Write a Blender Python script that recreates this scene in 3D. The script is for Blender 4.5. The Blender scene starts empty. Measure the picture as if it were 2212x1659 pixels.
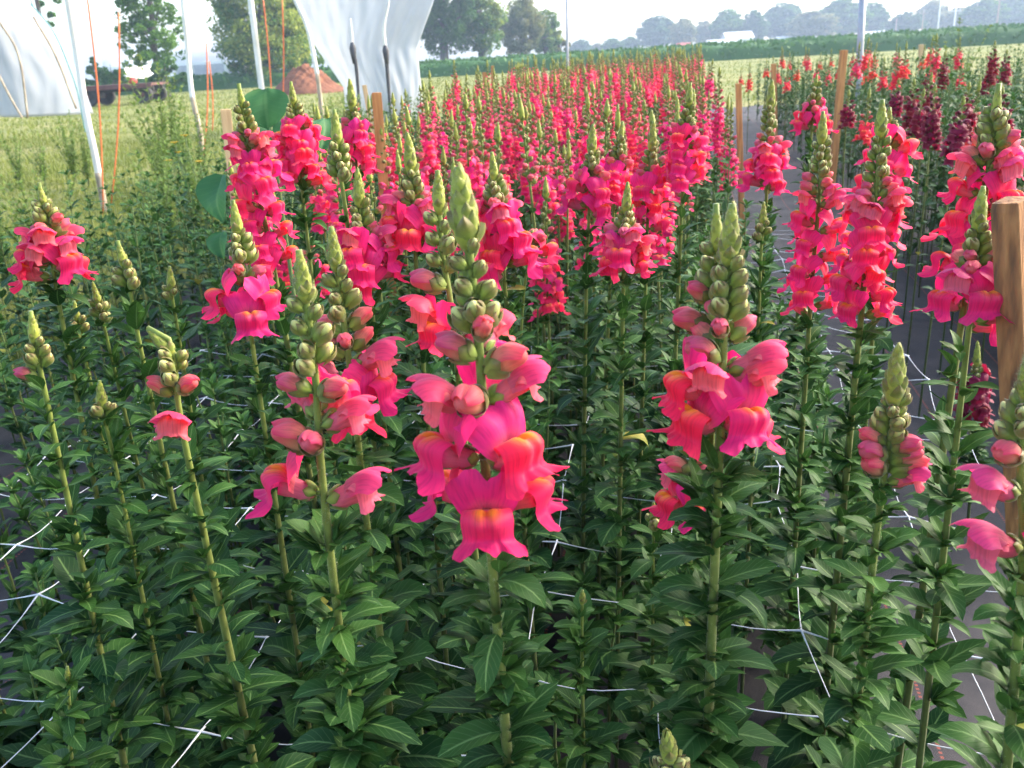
import bpy, math, random
import numpy as np
from mathutils import Matrix, Vector

# ------------------------------------------------------------------ camera, world, sun, exposure
sc = bpy.context.scene
col = sc.collection
PITCH, ROLL, YAW, CAM_H, FOC = math.radians(20.3), math.radians(3.3), math.radians(11.0), 1.0, 1916.0
CAM = np.array([0, 0, CAM_H])
FW = np.array([-math.sin(YAW) * math.cos(PITCH), math.cos(YAW) * math.cos(PITCH), -math.sin(PITCH)])
_r0 = np.array([math.cos(YAW), math.sin(YAW), 0.0])
_u0 = np.cross(_r0, FW)
RT = _r0 * math.cos(ROLL) - _u0 * math.sin(ROLL)
UP = _u0 * math.cos(ROLL) + _r0 * math.sin(ROLL)
HEAD = np.array([-math.sin(YAW), math.cos(YAW), 0.0])       # horizontal viewing direction
SIDE = _r0                                                   # horizontal, to the right of it

cd = bpy.data.cameras.new("camera")
cam = bpy.data.objects.new("camera", cd)
col.objects.link(cam)
m = Matrix.Identity(4)
for i in range(3):
    m[i][0], m[i][1], m[i][2], m[i][3] = RT[i], UP[i], -FW[i], CAM[i]
cam.matrix_world = m
cd.sensor_width = 36
cd.lens = FOC / 2212 * 36
cd.clip_start, cd.clip_end = 0.02, 3000
cd.dof.use_dof = True
cd.dof.focus_distance = 0.75
cd.dof.aperture_fstop = 19
sc.camera = cam

SUN_EL, SUN_AZ = math.radians(32), math.radians(58)          # azimuth clockwise from +Y
w = bpy.data.worlds.new("World")
sc.world = w
w.use_nodes = True
nt = w.node_tree
bg = nt.nodes["Background"]
sky = nt.nodes.new("ShaderNodeTexSky")
sky.sky_type = 'NISHITA'
sky.sun_disc = False
sky.sun_elevation = SUN_EL
sky.sun_rotation = SUN_AZ
sky.air_density, sky.dust_density, sky.ozone_density = 1.0, 3.0, 1.0
nt.links.new(sky.outputs[0], bg.inputs[0])
bg.inputs[1].default_value = 0.15
sd = bpy.data.lights.new("sun", 'SUN')
sd.energy, sd.angle, sd.color = 1.2, math.radians(22), (1.0, 0.94, 0.84)
sun = bpy.data.objects.new("sun", sd)
col.objects.link(sun)
sdir = Vector((math.sin(SUN_AZ) * math.cos(SUN_EL), math.cos(SUN_AZ) * math.cos(SUN_EL), math.sin(SUN_EL)))
sun.rotation_euler = sdir.to_track_quat('Z', 'Y').to_euler()
sun.location = (30, 20, 40)
vs = sc.view_settings
vs.view_transform, vs.look, vs.gamma, vs.use_curve_mapping = 'Standard', 'None', 1, False
vs.exposure = 2.25

# ------------------------------------------------------------------ pixel helpers (2212-wide photograph)
def ray(px, py):
    return FW + RT * ((px - 1106) / FOC) - UP * ((py - 829.5) / FOC)
def at(px, py, hd):
    """the point seen at this pixel, hd metres away along the ground"""
    d = ray(px, py)
    return CAM + d * (hd / (d @ HEAD))
def at_z(px, py, z):
    d = ray(px, py)
    return CAM + d * ((z - CAM_H) / d[2])
def proj(P):
    v = np.asarray(P) - CAM
    c = v @ FW
    return 1106 + FOC * (v @ RT) / c, 829.5 - FOC * (v @ UP) / c

# ------------------------------------------------------------------ materials
def new_mat(name):
    mt = bpy.data.materials.new(name)
    mt.use_nodes = True
    n = mt.node_tree.nodes
    return mt, n, mt.node_tree.links, n["Principled BSDF"], n["Material Output"]
def N(n, t, **kw):
    x = n.new(t)
    for k, v in kw.items():
        if k in ('operation', 'blend_type', 'data_type', 'attribute_name', 'wave_type', 'bands_direction', 'feature', 'object', 'coloring'):
            setattr(x, k, v)
        else:
            x.inputs[k.replace('_', ' ')].default_value = v
    return x
def math_n(n, l, op, a, b=None):
    x = n.new("ShaderNodeMath")
    x.operation = op
    for i, v in enumerate((a, b)):
        if v is None: continue
        if isinstance(v, (int, float)): x.inputs[i].default_value = v
        else: l.new(v, x.inputs[i])
    return x.outputs[0]
def mixc(n, l, fac, a, b, blend='MIX'):
    x = n.new("ShaderNodeMix")
    x.data_type = 'RGBA'
    x.blend_type = blend
    for s, v in ((0, fac), (6, a), (7, b)):
        if isinstance(v, (int, float)): x.inputs[s].default_value = v
        elif isinstance(v, tuple): x.inputs[s].default_value = (*v[:3], 1)
        else: l.new(v, x.inputs[s])
    return x.outputs[2]
def ramp(n, l, src, stops):
    x = n.new("ShaderNodeValToRGB")
    e = x.color_ramp.elements
    while len(e) < len(stops): e.new(0.5)
    for q, (p, c) in zip(e, stops):
        q.position = p
        q.color = (*c, 1) if isinstance(c, tuple) else (c, c, c, 1)
    l.new(src, x.inputs[0])
    return x.outputs[0]
def noise(n, l, scale, detail=3, rough=0.6, coord='Object', dist=0.0):
    tc = n.new("ShaderNodeTexCoord")
    x = n.new("ShaderNodeTexNoise")
    x.inputs["Scale"].default_value = scale
    x.inputs["Detail"].default_value = detail
    x.inputs["Roughness"].default_value = rough
    x.inputs["Distortion"].default_value = dist
    l.new(tc.outputs[coord], x.inputs["Vector"])
    return x.outputs["Fac"]
def bump(n, l, h, strength, dist, bsdf):
    b = n.new("ShaderNodeBump")
    b.inputs["Strength"].default_value = strength
    b.inputs["Distance"].default_value = dist
    l.new(h, b.inputs["Height"])
    l.new(b.outputs[0], bsdf.inputs["Normal"])
    return b
def translucent(n, l, bsdf, out, colsock, fac):
    t = n.new("ShaderNodeBsdfTranslucent")
    mx = n.new("ShaderNodeMixShader")
    if isinstance(colsock, tuple): t.inputs[0].default_value = (*colsock, 1)
    else: l.new(colsock, t.inputs[0])
    mx.inputs[0].default_value = fac
    l.new(bsdf.outputs[0], mx.inputs[1])
    l.new(t.outputs[0], mx.inputs[2])
    l.new(mx.outputs[0], out.inputs["Surface"])

def petal_mat(name):
    mt, n, l, b, out = new_mat(name)
    a = N(n, "ShaderNodeAttribute", attribute_name="Col")
    uv = n.new("ShaderNodeTexCoord")
    sep = n.new("ShaderNodeSeparateXYZ")
    l.new(uv.outputs["UV"], sep.inputs[0])
    # fine veins that run along the petal, and a soft mottling
    vn = n.new("ShaderNodeTexNoise")
    cmb = n.new("ShaderNodeCombineXYZ")
    l.new(math_n(n, l, 'MULTIPLY', sep.outputs[0], 26), cmb.inputs[0])
    l.new(math_n(n, l, 'MULTIPLY', sep.outputs[1], 2.5), cmb.inputs[1])
    l.new(cmb.outputs[0], vn.inputs["Vector"])
    vn.inputs["Scale"].default_value = 1.0
    oi = n.new("ShaderNodeObjectInfo")
    c = mixc(n, l, 0.8, a.outputs["Color"], ramp(n, l, vn.outputs["Fac"], [(0.32, 0.76), (0.55, 1.0)]), 'MULTIPLY')
    hsv = n.new("ShaderNodeHueSaturation")
    l.new(c, hsv.inputs["Color"])
    l.new(math_n(n, l, 'ADD', math_n(n, l, 'MULTIPLY', oi.outputs["Random"], 0.022), 0.486), hsv.inputs["Hue"])
    l.new(math_n(n, l, 'ADD', math_n(n, l, 'MULTIPLY', oi.outputs["Random"], 0.18), 0.9), hsv.inputs["Value"])
    l.new(hsv.outputs[0], b.inputs["Base Color"])
    b.inputs["Roughness"].default_value = 0.55
    b.inputs["Specular IOR Level"].default_value = 0.25
    b.inputs["Sheen Weight"].default_value = 0.12
    bump(n, l, vn.outputs["Fac"], 0.22, 0.001, b)
    translucent(n, l, b, out, hsv.outputs[0], 0.42)
    return mt
def leaf_mat(name, base, tip_c, rib, trans=0.22, rough=0.5, usecol=False, vein=1.0):
    """base..tip_c: range the green varies over; the midrib and side veins follow the leaf's UV"""
    mt, n, l, b, out = new_mat(name)
    tc = n.new("ShaderNodeTexCoord")
    sep = n.new("ShaderNodeSeparateXYZ")
    l.new(tc.outputs["UV"], sep.inputs[0])
    ax = math_n(n, l, 'ABSOLUTE', math_n(n, l, 'SUBTRACT', sep.outputs[0], 0.5))
    ribm = ramp(n, l, ax, [(0.012, 1.0), (0.05, 0.0)])
    sidev = math_n(n, l, 'SINE', math_n(n, l, 'MULTIPLY', math_n(n, l, 'SUBTRACT', sep.outputs[1], math_n(n, l, 'MULTIPLY', ax, 0.55)), 50))
    sidem = ramp(n, l, sidev, [(0.8, 0.0), (1.0, 0.35)])
    nz = noise(n, l, 30, 4)
    oi = n.new("ShaderNodeObjectInfo")
    at_ = N(n, "ShaderNodeAttribute", attribute_name="Col")
    sp = n.new("ShaderNodeSeparateColor")
    l.new(at_.outputs["Color"], sp.inputs[0])
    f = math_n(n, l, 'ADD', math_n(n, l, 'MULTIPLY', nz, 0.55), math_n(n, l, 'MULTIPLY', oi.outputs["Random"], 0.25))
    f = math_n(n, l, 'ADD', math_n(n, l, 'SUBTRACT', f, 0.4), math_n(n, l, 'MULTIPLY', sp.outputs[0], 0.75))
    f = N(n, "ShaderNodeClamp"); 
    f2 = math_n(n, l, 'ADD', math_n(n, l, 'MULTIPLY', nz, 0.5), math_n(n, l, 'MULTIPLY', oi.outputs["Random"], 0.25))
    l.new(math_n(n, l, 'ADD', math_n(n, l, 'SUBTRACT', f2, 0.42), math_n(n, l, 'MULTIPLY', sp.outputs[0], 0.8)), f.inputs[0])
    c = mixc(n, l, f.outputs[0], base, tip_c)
    c = mixc(n, l, math_n(n, l, 'MULTIPLY', sidem, 0.5 * vein), c, rib)
    c = mixc(n, l, math_n(n, l, 'MULTIPLY', ribm, 0.85 * vein), c, rib)
    c = mixc(n, l, math_n(n, l, 'MULTIPLY', math_n(n, l, 'GREATER_THAN', sp.outputs[0], 1.3), ramp(n, l, nz, [(0.35, 0.2), (0.6, 0.9)])), c, (0.36, 0.31, 0.055))
    l.new(c, b.inputs["Base Color"])
    b.inputs["Roughness"].default_value = rough
    b.inputs["Specular IOR Level"].default_value = 0.13
    hh = math_n(n, l, 'ADD', math_n(n, l, 'MULTIPLY', sidem, -1.0), math_n(n, l, 'MULTIPLY', nz, 0.6))
    bump(n, l, hh, 0.4, 0.0015, b)
    translucent(n, l, b, out, c, trans)
    return mt
def green_mat(name, rough=0.5, trans=0.12, sheen=0.15):
    """stems, sepals, buds: the colour is the part's own (Col), mottled"""
    mt, n, l, b, out = new_mat(name)
    a = N(n, "ShaderNodeAttribute", attribute_name="Col")
    nz = noise(n, l, 120, 4)
    c = mixc(n, l, 0.7, a.outputs["Color"], ramp(n, l, nz, [(0.3, 0.6), (0.65, 1.1)]), 'MULTIPLY')
    l.new(c, b.inputs["Base Color"])
    b.inputs["Roughness"].default_value = rough
    b.inputs["Specular IOR Level"].default_value = 0.3
    b.inputs["Sheen Weight"].default_value = sheen
    bump(n, l, nz, 0.3, 0.001, b)
    if trans: translucent(n, l, b, out, c, trans)
    return mt
def mottled(name, c1, c2, scale, rough=0.8, bump_d=0.0, bump_s=0.5, detail=5, c3=None, coord='Object', trans=0.0, metal=0.0, stretch=None):
    mt, n, l, b, out = new_mat(name)
    if stretch:
        tc = n.new("ShaderNodeTexCoord"); mp = n.new("ShaderNodeMapping"); x = n.new("ShaderNodeTexNoise")
        mp.inputs["Scale"].default_value = stretch
        l.new(tc.outputs[coord], mp.inputs[0]); l.new(mp.outputs[0], x.inputs["Vector"])
        x.inputs["Scale"].default_value = scale; x.inputs["Detail"].default_value = detail
        nz = x.outputs["Fac"]
    else:
        nz = noise(n, l, scale, detail, coord=coord)
    st = [(0.3, c1), (0.7, c2)] if c3 is None else [(0.28, c1), (0.5, c2), (0.72, c3)]
    c = ramp(n, l, nz, st)
    l.new(c, b.inputs["Base Color"])
    b.inputs["Roughness"].default_value = rough
    b.inputs["Metallic"].default_value = metal
    if bump_d: bump(n, l, nz, bump_s, bump_d, b)
    if trans: translucent(n, l, b, out, c, trans)
    return mt

M = {}
M['petal'] = petal_mat('petal')
M['leaf'] = leaf_mat('leaf', (0.009, 0.040, 0.013), (0.058, 0.145, 0.024), (0.15, 0.26, 0.08))
M['green'] = green_mat('stem_green')
M['broad'] = leaf_mat('broad_leaf', (0.03, 0.11, 0.045), (0.09, 0.22, 0.06), (0.13, 0.25, 0.09), trans=0.3, vein=0.45)
M['weed'] = leaf_mat('weed_leaf', (0.10, 0.18, 0.035), (0.26, 0.36, 0.08), (0.2, 0.28, 0.1), trans=0.3, vein=0.4)
M['grass'] = leaf_mat('grass_blade', (0.145, 0.19, 0.034), (0.275, 0.285, 0.065), (0.2, 0.25, 0.1), trans=0.3, vein=0.0, rough=0.7)
M['crop'] = leaf_mat('crop_leaf', (0.045, 0.13, 0.035), (0.11, 0.22, 0.05), (0.1, 0.2, 0.08), trans=0.2, vein=0.0, rough=0.6)
M['net'] = mottled('net_plastic', (0.55, 0.57, 0.6), (0.8, 0.82, 0.84), 40, 0.4, trans=0.15)
M['fabric'] = None
M['stake'] = mottled('stake_wood', (0.36, 0.13, 0.035), (0.62, 0.29, 0.09), 14, 0.75, 0.002, 0.5, stretch=(6, 6, 0.6))
M['stake_pale'] = mottled('stake_wood_pale', (0.55, 0.34, 0.15), (0.72, 0.50, 0.25), 14, 0.75, 0.002, 0.5, stretch=(6, 6, 0.6))
M['pole'] = mottled('pole_white', (0.62, 0.58, 0.5), (0.82, 0.81, 0.78), 5, 0.45, stretch=(2, 2, 0.6))
M['pole_dirty'] = mottled('pole_dirty_end', (0.2, 0.15, 0.1), (0.55, 0.45, 0.33), 9, 0.7, stretch=(2, 2, 0.6))
M['grey_metal'] = mottled('galvanised_metal', (0.30, 0.31, 0.33), (0.46, 0.47, 0.49), 8, 0.5, metal=0.3)
M['rod'] = mottled('orange_fibreglass', (0.62, 0.12, 0.03), (0.78, 0.2, 0.06), 6, 0.5)
M['trunk'] = mottled('bark', (0.05, 0.045, 0.04), (0.13, 0.11, 0.09), 4, 0.9, 0.03, 0.8, stretch=(3, 3, 0.5))
M['soil'] = mottled('red_soil', (0.12, 0.042, 0.018), (0.25, 0.095, 0.045), 3, 0.95, 0.08, 0.8, detail=8)
M['dark'] = mottled('dark_metal', (0.015, 0.013, 0.012), (0.05, 0.045, 0.04), 3, 0.7)
M['deck'] = mottled('rusty_deck', (0.07, 0.025, 0.02), (0.15, 0.06, 0.05), 3, 0.8)
M['white_wall'] = mottled('white_wall', (0.72, 0.70, 0.68), (0.82, 0.81, 0.80), 0.4, 0.6)
M['roof'] = mottled('pale_roof', (0.6, 0.58, 0.57), (0.75, 0.73, 0.72), 0.5, 0.5)
M['window'] = mottled('dim_window', (0.36, 0.36, 0.42), (0.5, 0.48, 0.52), 2, 0.2)
M['red'] = mottled('red_paint', (0.45, 0.05, 0.04), (0.6, 0.09, 0.07), 2, 0.5)
M['wood_pole'] = mottled('weathered_pole', (0.22, 0.16, 0.12), (0.36, 0.28, 0.22), 2, 0.8)
M['teal'] = mottled('teal_strap', (0.10, 0.28, 0.29), (0.22, 0.42, 0.42), 3, 0.6)
M['clip'] = mottled('black_clip', (0.02, 0.02, 0.025), (0.07, 0.07, 0.08), 20, 0.6)

def fabric_mat():
    mt, n, l, b, out = new_mat('woven_ground_fabric')
    tc = n.new("ShaderNodeTexCoord")
    wv = n.new("ShaderNodeTexWave"); wv.inputs["Scale"].default_value = 150; wv.bands_direction = 'X'
    wv2 = n.new("ShaderNodeTexWave"); wv2.inputs["Scale"].default_value = 150; wv2.bands_direction = 'Y'
    l.new(tc.outputs["Object"], wv.inputs["Vector"]); l.new(tc.outputs["Object"], wv2.inputs["Vector"])
    weave = math_n(n, l, 'MULTIPLY', wv.outputs["Fac"], wv2.outputs["Fac"])
    dust = noise(n, l, 3.5, 8, 0.65, dist=0.6)
    spots = noise(n, l, 22, 6, 0.7)
    base = mixc(n, l, ramp(n, l, dust, [(0.38, 0.0), (0.72, 1.0)]), (0.022, 0.023, 0.030), (0.095, 0.084, 0.084))
    base = mixc(n, l, ramp(n, l, spots, [(0.6, 0.0), (0.78, 0.8)]), base, (0.10, 0.075, 0.06))
    base = mixc(n, l, 0.35, base, weave, 'MULTIPLY')
    # red marker threads woven in every foot
    sep = n.new("ShaderNodeSeparateXYZ"); l.new(tc.outputs["Object"], sep.inputs[0])
    fr = math_n(n, l, 'ABSOLUTE', math_n(n, l, 'SUBTRACT', math_n(n, l, 'FRACT', math_n(n, l, 'MULTIPLY', math_n(n, l, 'ADD', sep.outputs[0], 0.07), 3.28)), 0.5))
    dash = math_n(n, l, 'GREATER_THAN', math_n(n, l, 'SINE', math_n(n, l, 'MULTIPLY', sep.outputs[1], 700)), -0.1)
    thr = math_n(n, l, 'MULTIPLY', math_n(n, l, 'LESS_THAN', fr, 0.008), dash)
    base = mixc(n, l, math_n(n, l, 'MULTIPLY', thr, 0.4), base, (0.5, 0.1, 0.05))
    l.new(base, b.inputs["Base Color"])
    b.inputs["Roughness"].default_value = 0.75
    b.inputs["Specular IOR Level"].default_value = 0.25
    hgt = math_n(n, l, 'ADD', math_n(n, l, 'MULTIPLY', weave, 0.12), noise(n, l, 6, 4))
    bump(n, l, hgt, 0.5, 0.02, b)
    return mt
M['fabric'] = fabric_mat()
def grass_ground(name, a, b_, c_, sc_=0.5):
    mt, n, l, b, out = new_mat(name)
    big = noise(n, l, sc_, 5, 0.6, dist=0.4)
    fine = noise(n, l, 14, 8, 0.75)
    c = ramp(n, l, big, [(0.3, a), (0.5, b_), (0.7, c_)])
    c = mixc(n, l, 0.75, c, ramp(n, l, fine, [(0.25, 0.45), (0.7, 1.25)]), 'MULTIPLY')
    l.new(c, b.inputs["Base Color"])
    b.inputs["Roughness"].default_value = 0.95
    bump(n, l, fine, 0.9, 0.06, b)
    return mt
M['lawn'] = grass_ground('lawn', (0.125, 0.165, 0.03), (0.225, 0.235, 0.055), (0.33, 0.29, 0.105))
M['bark_soil'] = mottled('bed_soil', (0.02, 0.016, 0.012), (0.06, 0.045, 0.035), 20, 0.95, 0.01, 0.6)

def plastic_mat():
    mt, n, l, b, out = new_mat('greenhouse_plastic')
    tc = n.new("ShaderNodeTexCoord")
    mp = n.new("ShaderNodeMapping"); mp.inputs["Scale"].default_value = (1.0, 1.0, 0.35); mp.inputs["Rotation"].default_value = (0.0, 0.5, 0.0)
    l.new(tc.outputs["Object"], mp.inputs[0])
    x = n.new("ShaderNodeTexNoise"); x.inputs["Scale"].default_value = 2.2; x.inputs["Detail"].default_value = 6; x.inputs["Distortion"].default_value = 1.0
    l.new(mp.outputs[0], x.inputs["Vector"])
    dirt = noise(n, l, 1.6, 8, 0.7)
    sep = n.new("ShaderNodeSeparateXYZ"); l.new(tc.outputs["Object"], sep.inputs[0])
    low = ramp(n, l, sep.outputs[2], [(0.0, 1.0), (0.55, 0.0)])
    c = mixc(n, l, ramp(n, l, dirt, [(0.45, 0.0), (0.75, 0.35)]), (0.62, 0.65, 0.69), (0.46, 0.47, 0.48))
    c = mixc(n, l, math_n(n, l, 'MULTIPLY', low, 0.5), c, (0.36, 0.37, 0.32))
    l.new(c, b.inputs["Base Color"])
    b.inputs["Roughness"].default_value = 0.5
    bump(n, l, x.outputs["Fac"], 0.10, 0.2, b)
    translucent(n, l, b, out, c, 0.62)
    return mt
M['plastic'] = plastic_mat()

# ------------------------------------------------------------------ mesh builder and object helpers
class MB:
    def __init__(s):
        s.V, s.F, s.C, s.U, s.K, s.n = [], [], [], [], [], 0
    def grid(s, P, c=(0.5, 0.5, 0.5), mat=0, uv=None, close=False):
        P = np.asarray(P, float)
        a, b = P.shape[:2]
        idx = np.arange(a * b).reshape(a, b) + s.n
        if close: idx = np.concatenate([idx, idx[:, :1]], 1)
        f = np.stack([idx[:-1, :-1], idx[:-1, 1:], idx[1:, 1:], idx[1:, :-1]], -1).reshape(-1, 4)
        s.V.append(P.reshape(-1, 3)); s.F.append(f)
        cc = np.broadcast_to(np.asarray(c, float), (a, b, 3)).reshape(-1, 3)
        s.C.append(cc)
        if uv is None:
            u, v = np.meshgrid(np.linspace(0, 1, b), np.linspace(0, 1, a))
            uv = np.stack([u, v], -1)
        s.U.append(np.asarray(uv, float).reshape(-1, 2))
        s.K.append(np.full(len(f), mat, int)); s.n += a * b
    def quads(s, P, c, mat=0, uv=None):
        """P: (k,4,3) loose quads"""
        k = len(P)
        s.V.append(np.asarray(P, float).reshape(-1, 3)); s.F.append(np.arange(4 * k).reshape(k, 4) + s.n)
        c = np.asarray(c, float)
        if c.ndim == 2: c = np.repeat(c, 4, 0)
        s.C.append(np.broadcast_to(c, (4 * k, 3)))
        u = np.tile(np.array([[0, 0], [1, 0], [1, 1], [0, 1.]]), (k, 1)) if uv is None else uv
        s.U.append(u); s.K.append(np.full(k, mat, int)); s.n += 4 * k
    def add(s, o, mtx=None, mat=None):
        for V, F, C, U, K in zip(o.V, o.F, o.C, o.U, o.K):
            pass
        V = np.concatenate(o.V); F = np.concatenate(o.F)
        if mtx is not None:
            A = np.array(mtx)
            V = V @ A[:3, :3].T + A[:3, 3]
        s.V.append(V); s.F.append(F + s.n); s.C.append(np.concatenate(o.C)); s.U.append(np.concatenate(o.U))
        K = np.concatenate(o.K)
        s.K.append(K if mat is None else np.full(len(K), mat, int)); s.n += len(V)
    def tube(s, pts, rad, c=(0.5, 0.5, 0.5), seg=8, mat=0, caps=True):
        pts = np.asarray(pts, float); k = len(pts)
        rad = np.broadcast_to(np.asarray(rad, float), (k,))
        t = np.gradient(pts, axis=0); t /= np.linalg.norm(t, axis=1)[:, None] + 1e-12
        ref = np.array([0.0, 1, 0.13]) if abs(t[0][1]) < 0.8 else np.array([1.0, 0.1, 0.1])
        a = np.cross(t, ref); a /= np.linalg.norm(a, axis=1)[:, None]
        b = np.cross(t, a)
        ang = np.linspace(0, 2 * math.pi, seg, endpoint=False)
        P = pts[:, None] + rad[:, None, None] * (a[:, None] * np.cos(ang)[None, :, None] + b[:, None] * np.sin(ang)[None, :, None])
        c = np.asarray(c, float)
        if c.ndim == 2: c = np.repeat(c[:, None], seg, 1)
        if caps:
            P = np.concatenate([np.repeat(pts[:1, None], seg, 1), P, np.repeat(pts[-1:, None], seg, 1)], 0)
            if c.ndim == 3: c = np.concatenate([c[:1], c, c[-1:]], 0)
        s.grid(P, c, mat, close=True)
    def box(s, cx, cy, cz, sx, sy, sz, c=(0.5, 0.5, 0.5), mat=0, rz=0.0, bev=0.0):
        x, y, z = sx / 2, sy / 2, sz / 2
        q = [[(-x, -y, -z), (x, -y, -z), (x, -y, z), (-x, -y, z)], [(x, -y, -z), (x, y, -z), (x, y, z), (x, -y, z)],
             [(x, y, -z), (-x, y, -z), (-x, y, z), (x, y, z)], [(-x, y, -z), (-x, -y, -z), (-x, -y, z), (-x, y, z)],
             [(-x, -y, z), (x, -y, z), (x, y, z), (-x, y, z)], [(-x, y, -z), (x, y, -z), (x, -y, -z), (-x, -y, -z)]]
        P = np.array(q)
        if rz:
            cr, sr = math.cos(rz), math.sin(rz)
            P = np.stack([P[..., 0] * cr - P[..., 1] * sr, P[..., 0] * sr + P[..., 1] * cr, P[..., 2]], -1)
        s.quads(P + np.array([cx, cy, cz]), c, mat)
    def mesh(s, name, mats, smooth=True):
        me = bpy.data.meshes.new(name)
        V = np.concatenate(s.V); F = np.concatenate(s.F)
        me.vertices.add(len(V)); me.vertices.foreach_set("co", V.astype(np.float32).ravel())
        me.loops.add(F.size); me.loops.foreach_set("vertex_index", F.astype(np.int32).ravel())
        me.polygons.add(len(F)); me.polygons.foreach_set("loop_start", (np.arange(len(F)) * 4).astype(np.int32))
        me.polygons.foreach_set("material_index", np.concatenate(s.K).astype(np.int32))
        me.polygons.foreach_set("use_smooth", np.full(len(F), smooth))
        me.update(calc_edges=True)
        ul = me.uv_layers.new(name="UVMap")
        ul.data.foreach_set("uv", np.concatenate(s.U)[F.ravel()].astype(np.float32).ravel())
        ca = me.color_attributes.new("Col", 'FLOAT_COLOR', 'POINT')
        C = np.concatenate(s.C)
        ca.data.foreach_set("color", np.concatenate([C, np.ones((len(C), 1))], 1).astype(np.float32).ravel())
        for mm in mats: me.materials.append(M[mm])
        me.validate()
        return me
    def obj(s, name, mats, parent=None, smooth=True):
        return link(name, s.mesh(name, mats if isinstance(mats, (list, tuple)) else [mats], smooth), parent)
def link(name, me, parent=None, mtx=None):
    o = bpy.data.objects.new(name, me)
    col.objects.link(o)
    if parent is not None: o.parent = parent
    if mtx is not None: o.matrix_local = Matrix(mtx)
    return o
def tag(o, label=None, cat=None, group=None, kind=None):
    for k, v in (('label', label), ('category', cat), ('group', group), ('kind', kind)):
        if v: o[k] = v
    return o
def empty(name, loc, label, cat, group=None, rz=0.0):
    o = bpy.data.objects.new(name, None)
    col.objects.link(o)
    o.location = [float(v) for v in loc]
    o.rotation_euler.z = rz
    o.empty_display_size = 0.05
    return tag(o, label, cat, group)
def copy_tree(o, parent=None):
    c = o.copy()
    col.objects.link(c)
    if parent is not None: c.parent = parent
    for ch in list(o.children): copy_tree(ch, c)
    return c
rng = np.random.default_rng(7)
# ------------------------------------------------------------------ the setting: ground, fabric, crop field
def sheet(name, x0, x1, y0, y1, z, nx, ny, mat, amp=0.0, kind='structure'):
    X, Y = np.meshgrid(np.linspace(x0, x1, nx), np.linspace(y0, y1, ny))
    Z = np.full_like(X, z)
    if amp:
        Z += amp * (np.sin(X * 9 + np.sin(Y * 3.1)) * np.sin(Y * 5.3 + 1.7 * np.sin(X * 4)) + 1) * 0.5
    mb = MB(); mb.grid(np.stack([X, Y, Z], -1))
    return tag(mb.obj(name, mat), kind=kind)
sheet('ground', -500, 500, -150, 600, 0.0, 2, 2, 'lawn')
sheet('ground_fabric', -2.35, 4.3, -1.2, 15.5, 0.006, 120, 260, 'fabric', 0.022)

def hd_side(hd, sd):
    """ground point hd metres ahead and sd metres to the right of the camera"""
    p = HEAD * hd + SIDE * sd
    return np.array([p[0], p[1], 0.0])

# soybean field: a raised, bumpy mass of leaves with a front edge about 58 m off
def crop_field():
    mb = MB()
    sds = np.linspace(-75, 75, 220); hds = np.concatenate([[57.6, 57.8, 58.0, 58.4], np.linspace(59, 125, 50)])
    S, Hh = np.meshgrid(sds, hds)
    Z = 0.78 + 0.07 * np.sin(S * 2.1 + 3 * np.sin(Hh * 0.7)) + rng.normal(0, 0.05, S.shape)
    Z += 0.18 * np.clip((S - 0) / 40, -0.5, 1)
    Z[0] = 0.0; Z[1] *= 0.6
    P = HEAD * Hh[..., None] + SIDE * (S + rng.normal(0, 0.1, S.shape))[..., None]
    P[..., 2] = Z
    mb.grid(P, (0.35, 0.35, 0.35))
    n = 26000
    s_ = rng.uniform(-75, 75, n); h_ = 57.4 + rng.exponential(5.0, n)
    c = HEAD * h_[:, None] + SIDE * s_[:, None]
    top = 0.80 + 0.18 * np.clip(s_ / 40, -0.5, 1) + 0.07 * np.sin(s_ * 2.1 + 3 * np.sin(h_ * 0.7))
    c[:, 2] = np.where(h_ < 58.6, rng.uniform(0.05, 1, n) ** 0.7 * top, top + rng.normal(0.02, 0.06, n))
    mb.quads(rand_quads(c, 0.16, n), rng.uniform(0, 1, (n, 1)) * np.ones(3))
    return tag(mb.obj('soybean_crop', 'crop'), kind='stuff')
def rand_quads(c, size, n, r=None):
    """n leaf-shaped (diamond) quads of about this size with random facing, centred on c"""
    r = r or rng
    a = r.normal(size=(n, 3)); a /= np.linalg.norm(a, axis=1)[:, None]
    b = r.normal(size=(n, 3)); b -= a * (a * b).sum(1)[:, None]; b /= np.linalg.norm(b, axis=1)[:, None]
    s = size * r.uniform(0.6, 1.4, n)[:, None]
    return np.stack([c - a * s, c - b * s * 0.5, c + a * s, c + b * s * 0.5], 1)
crop_field()

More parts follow.
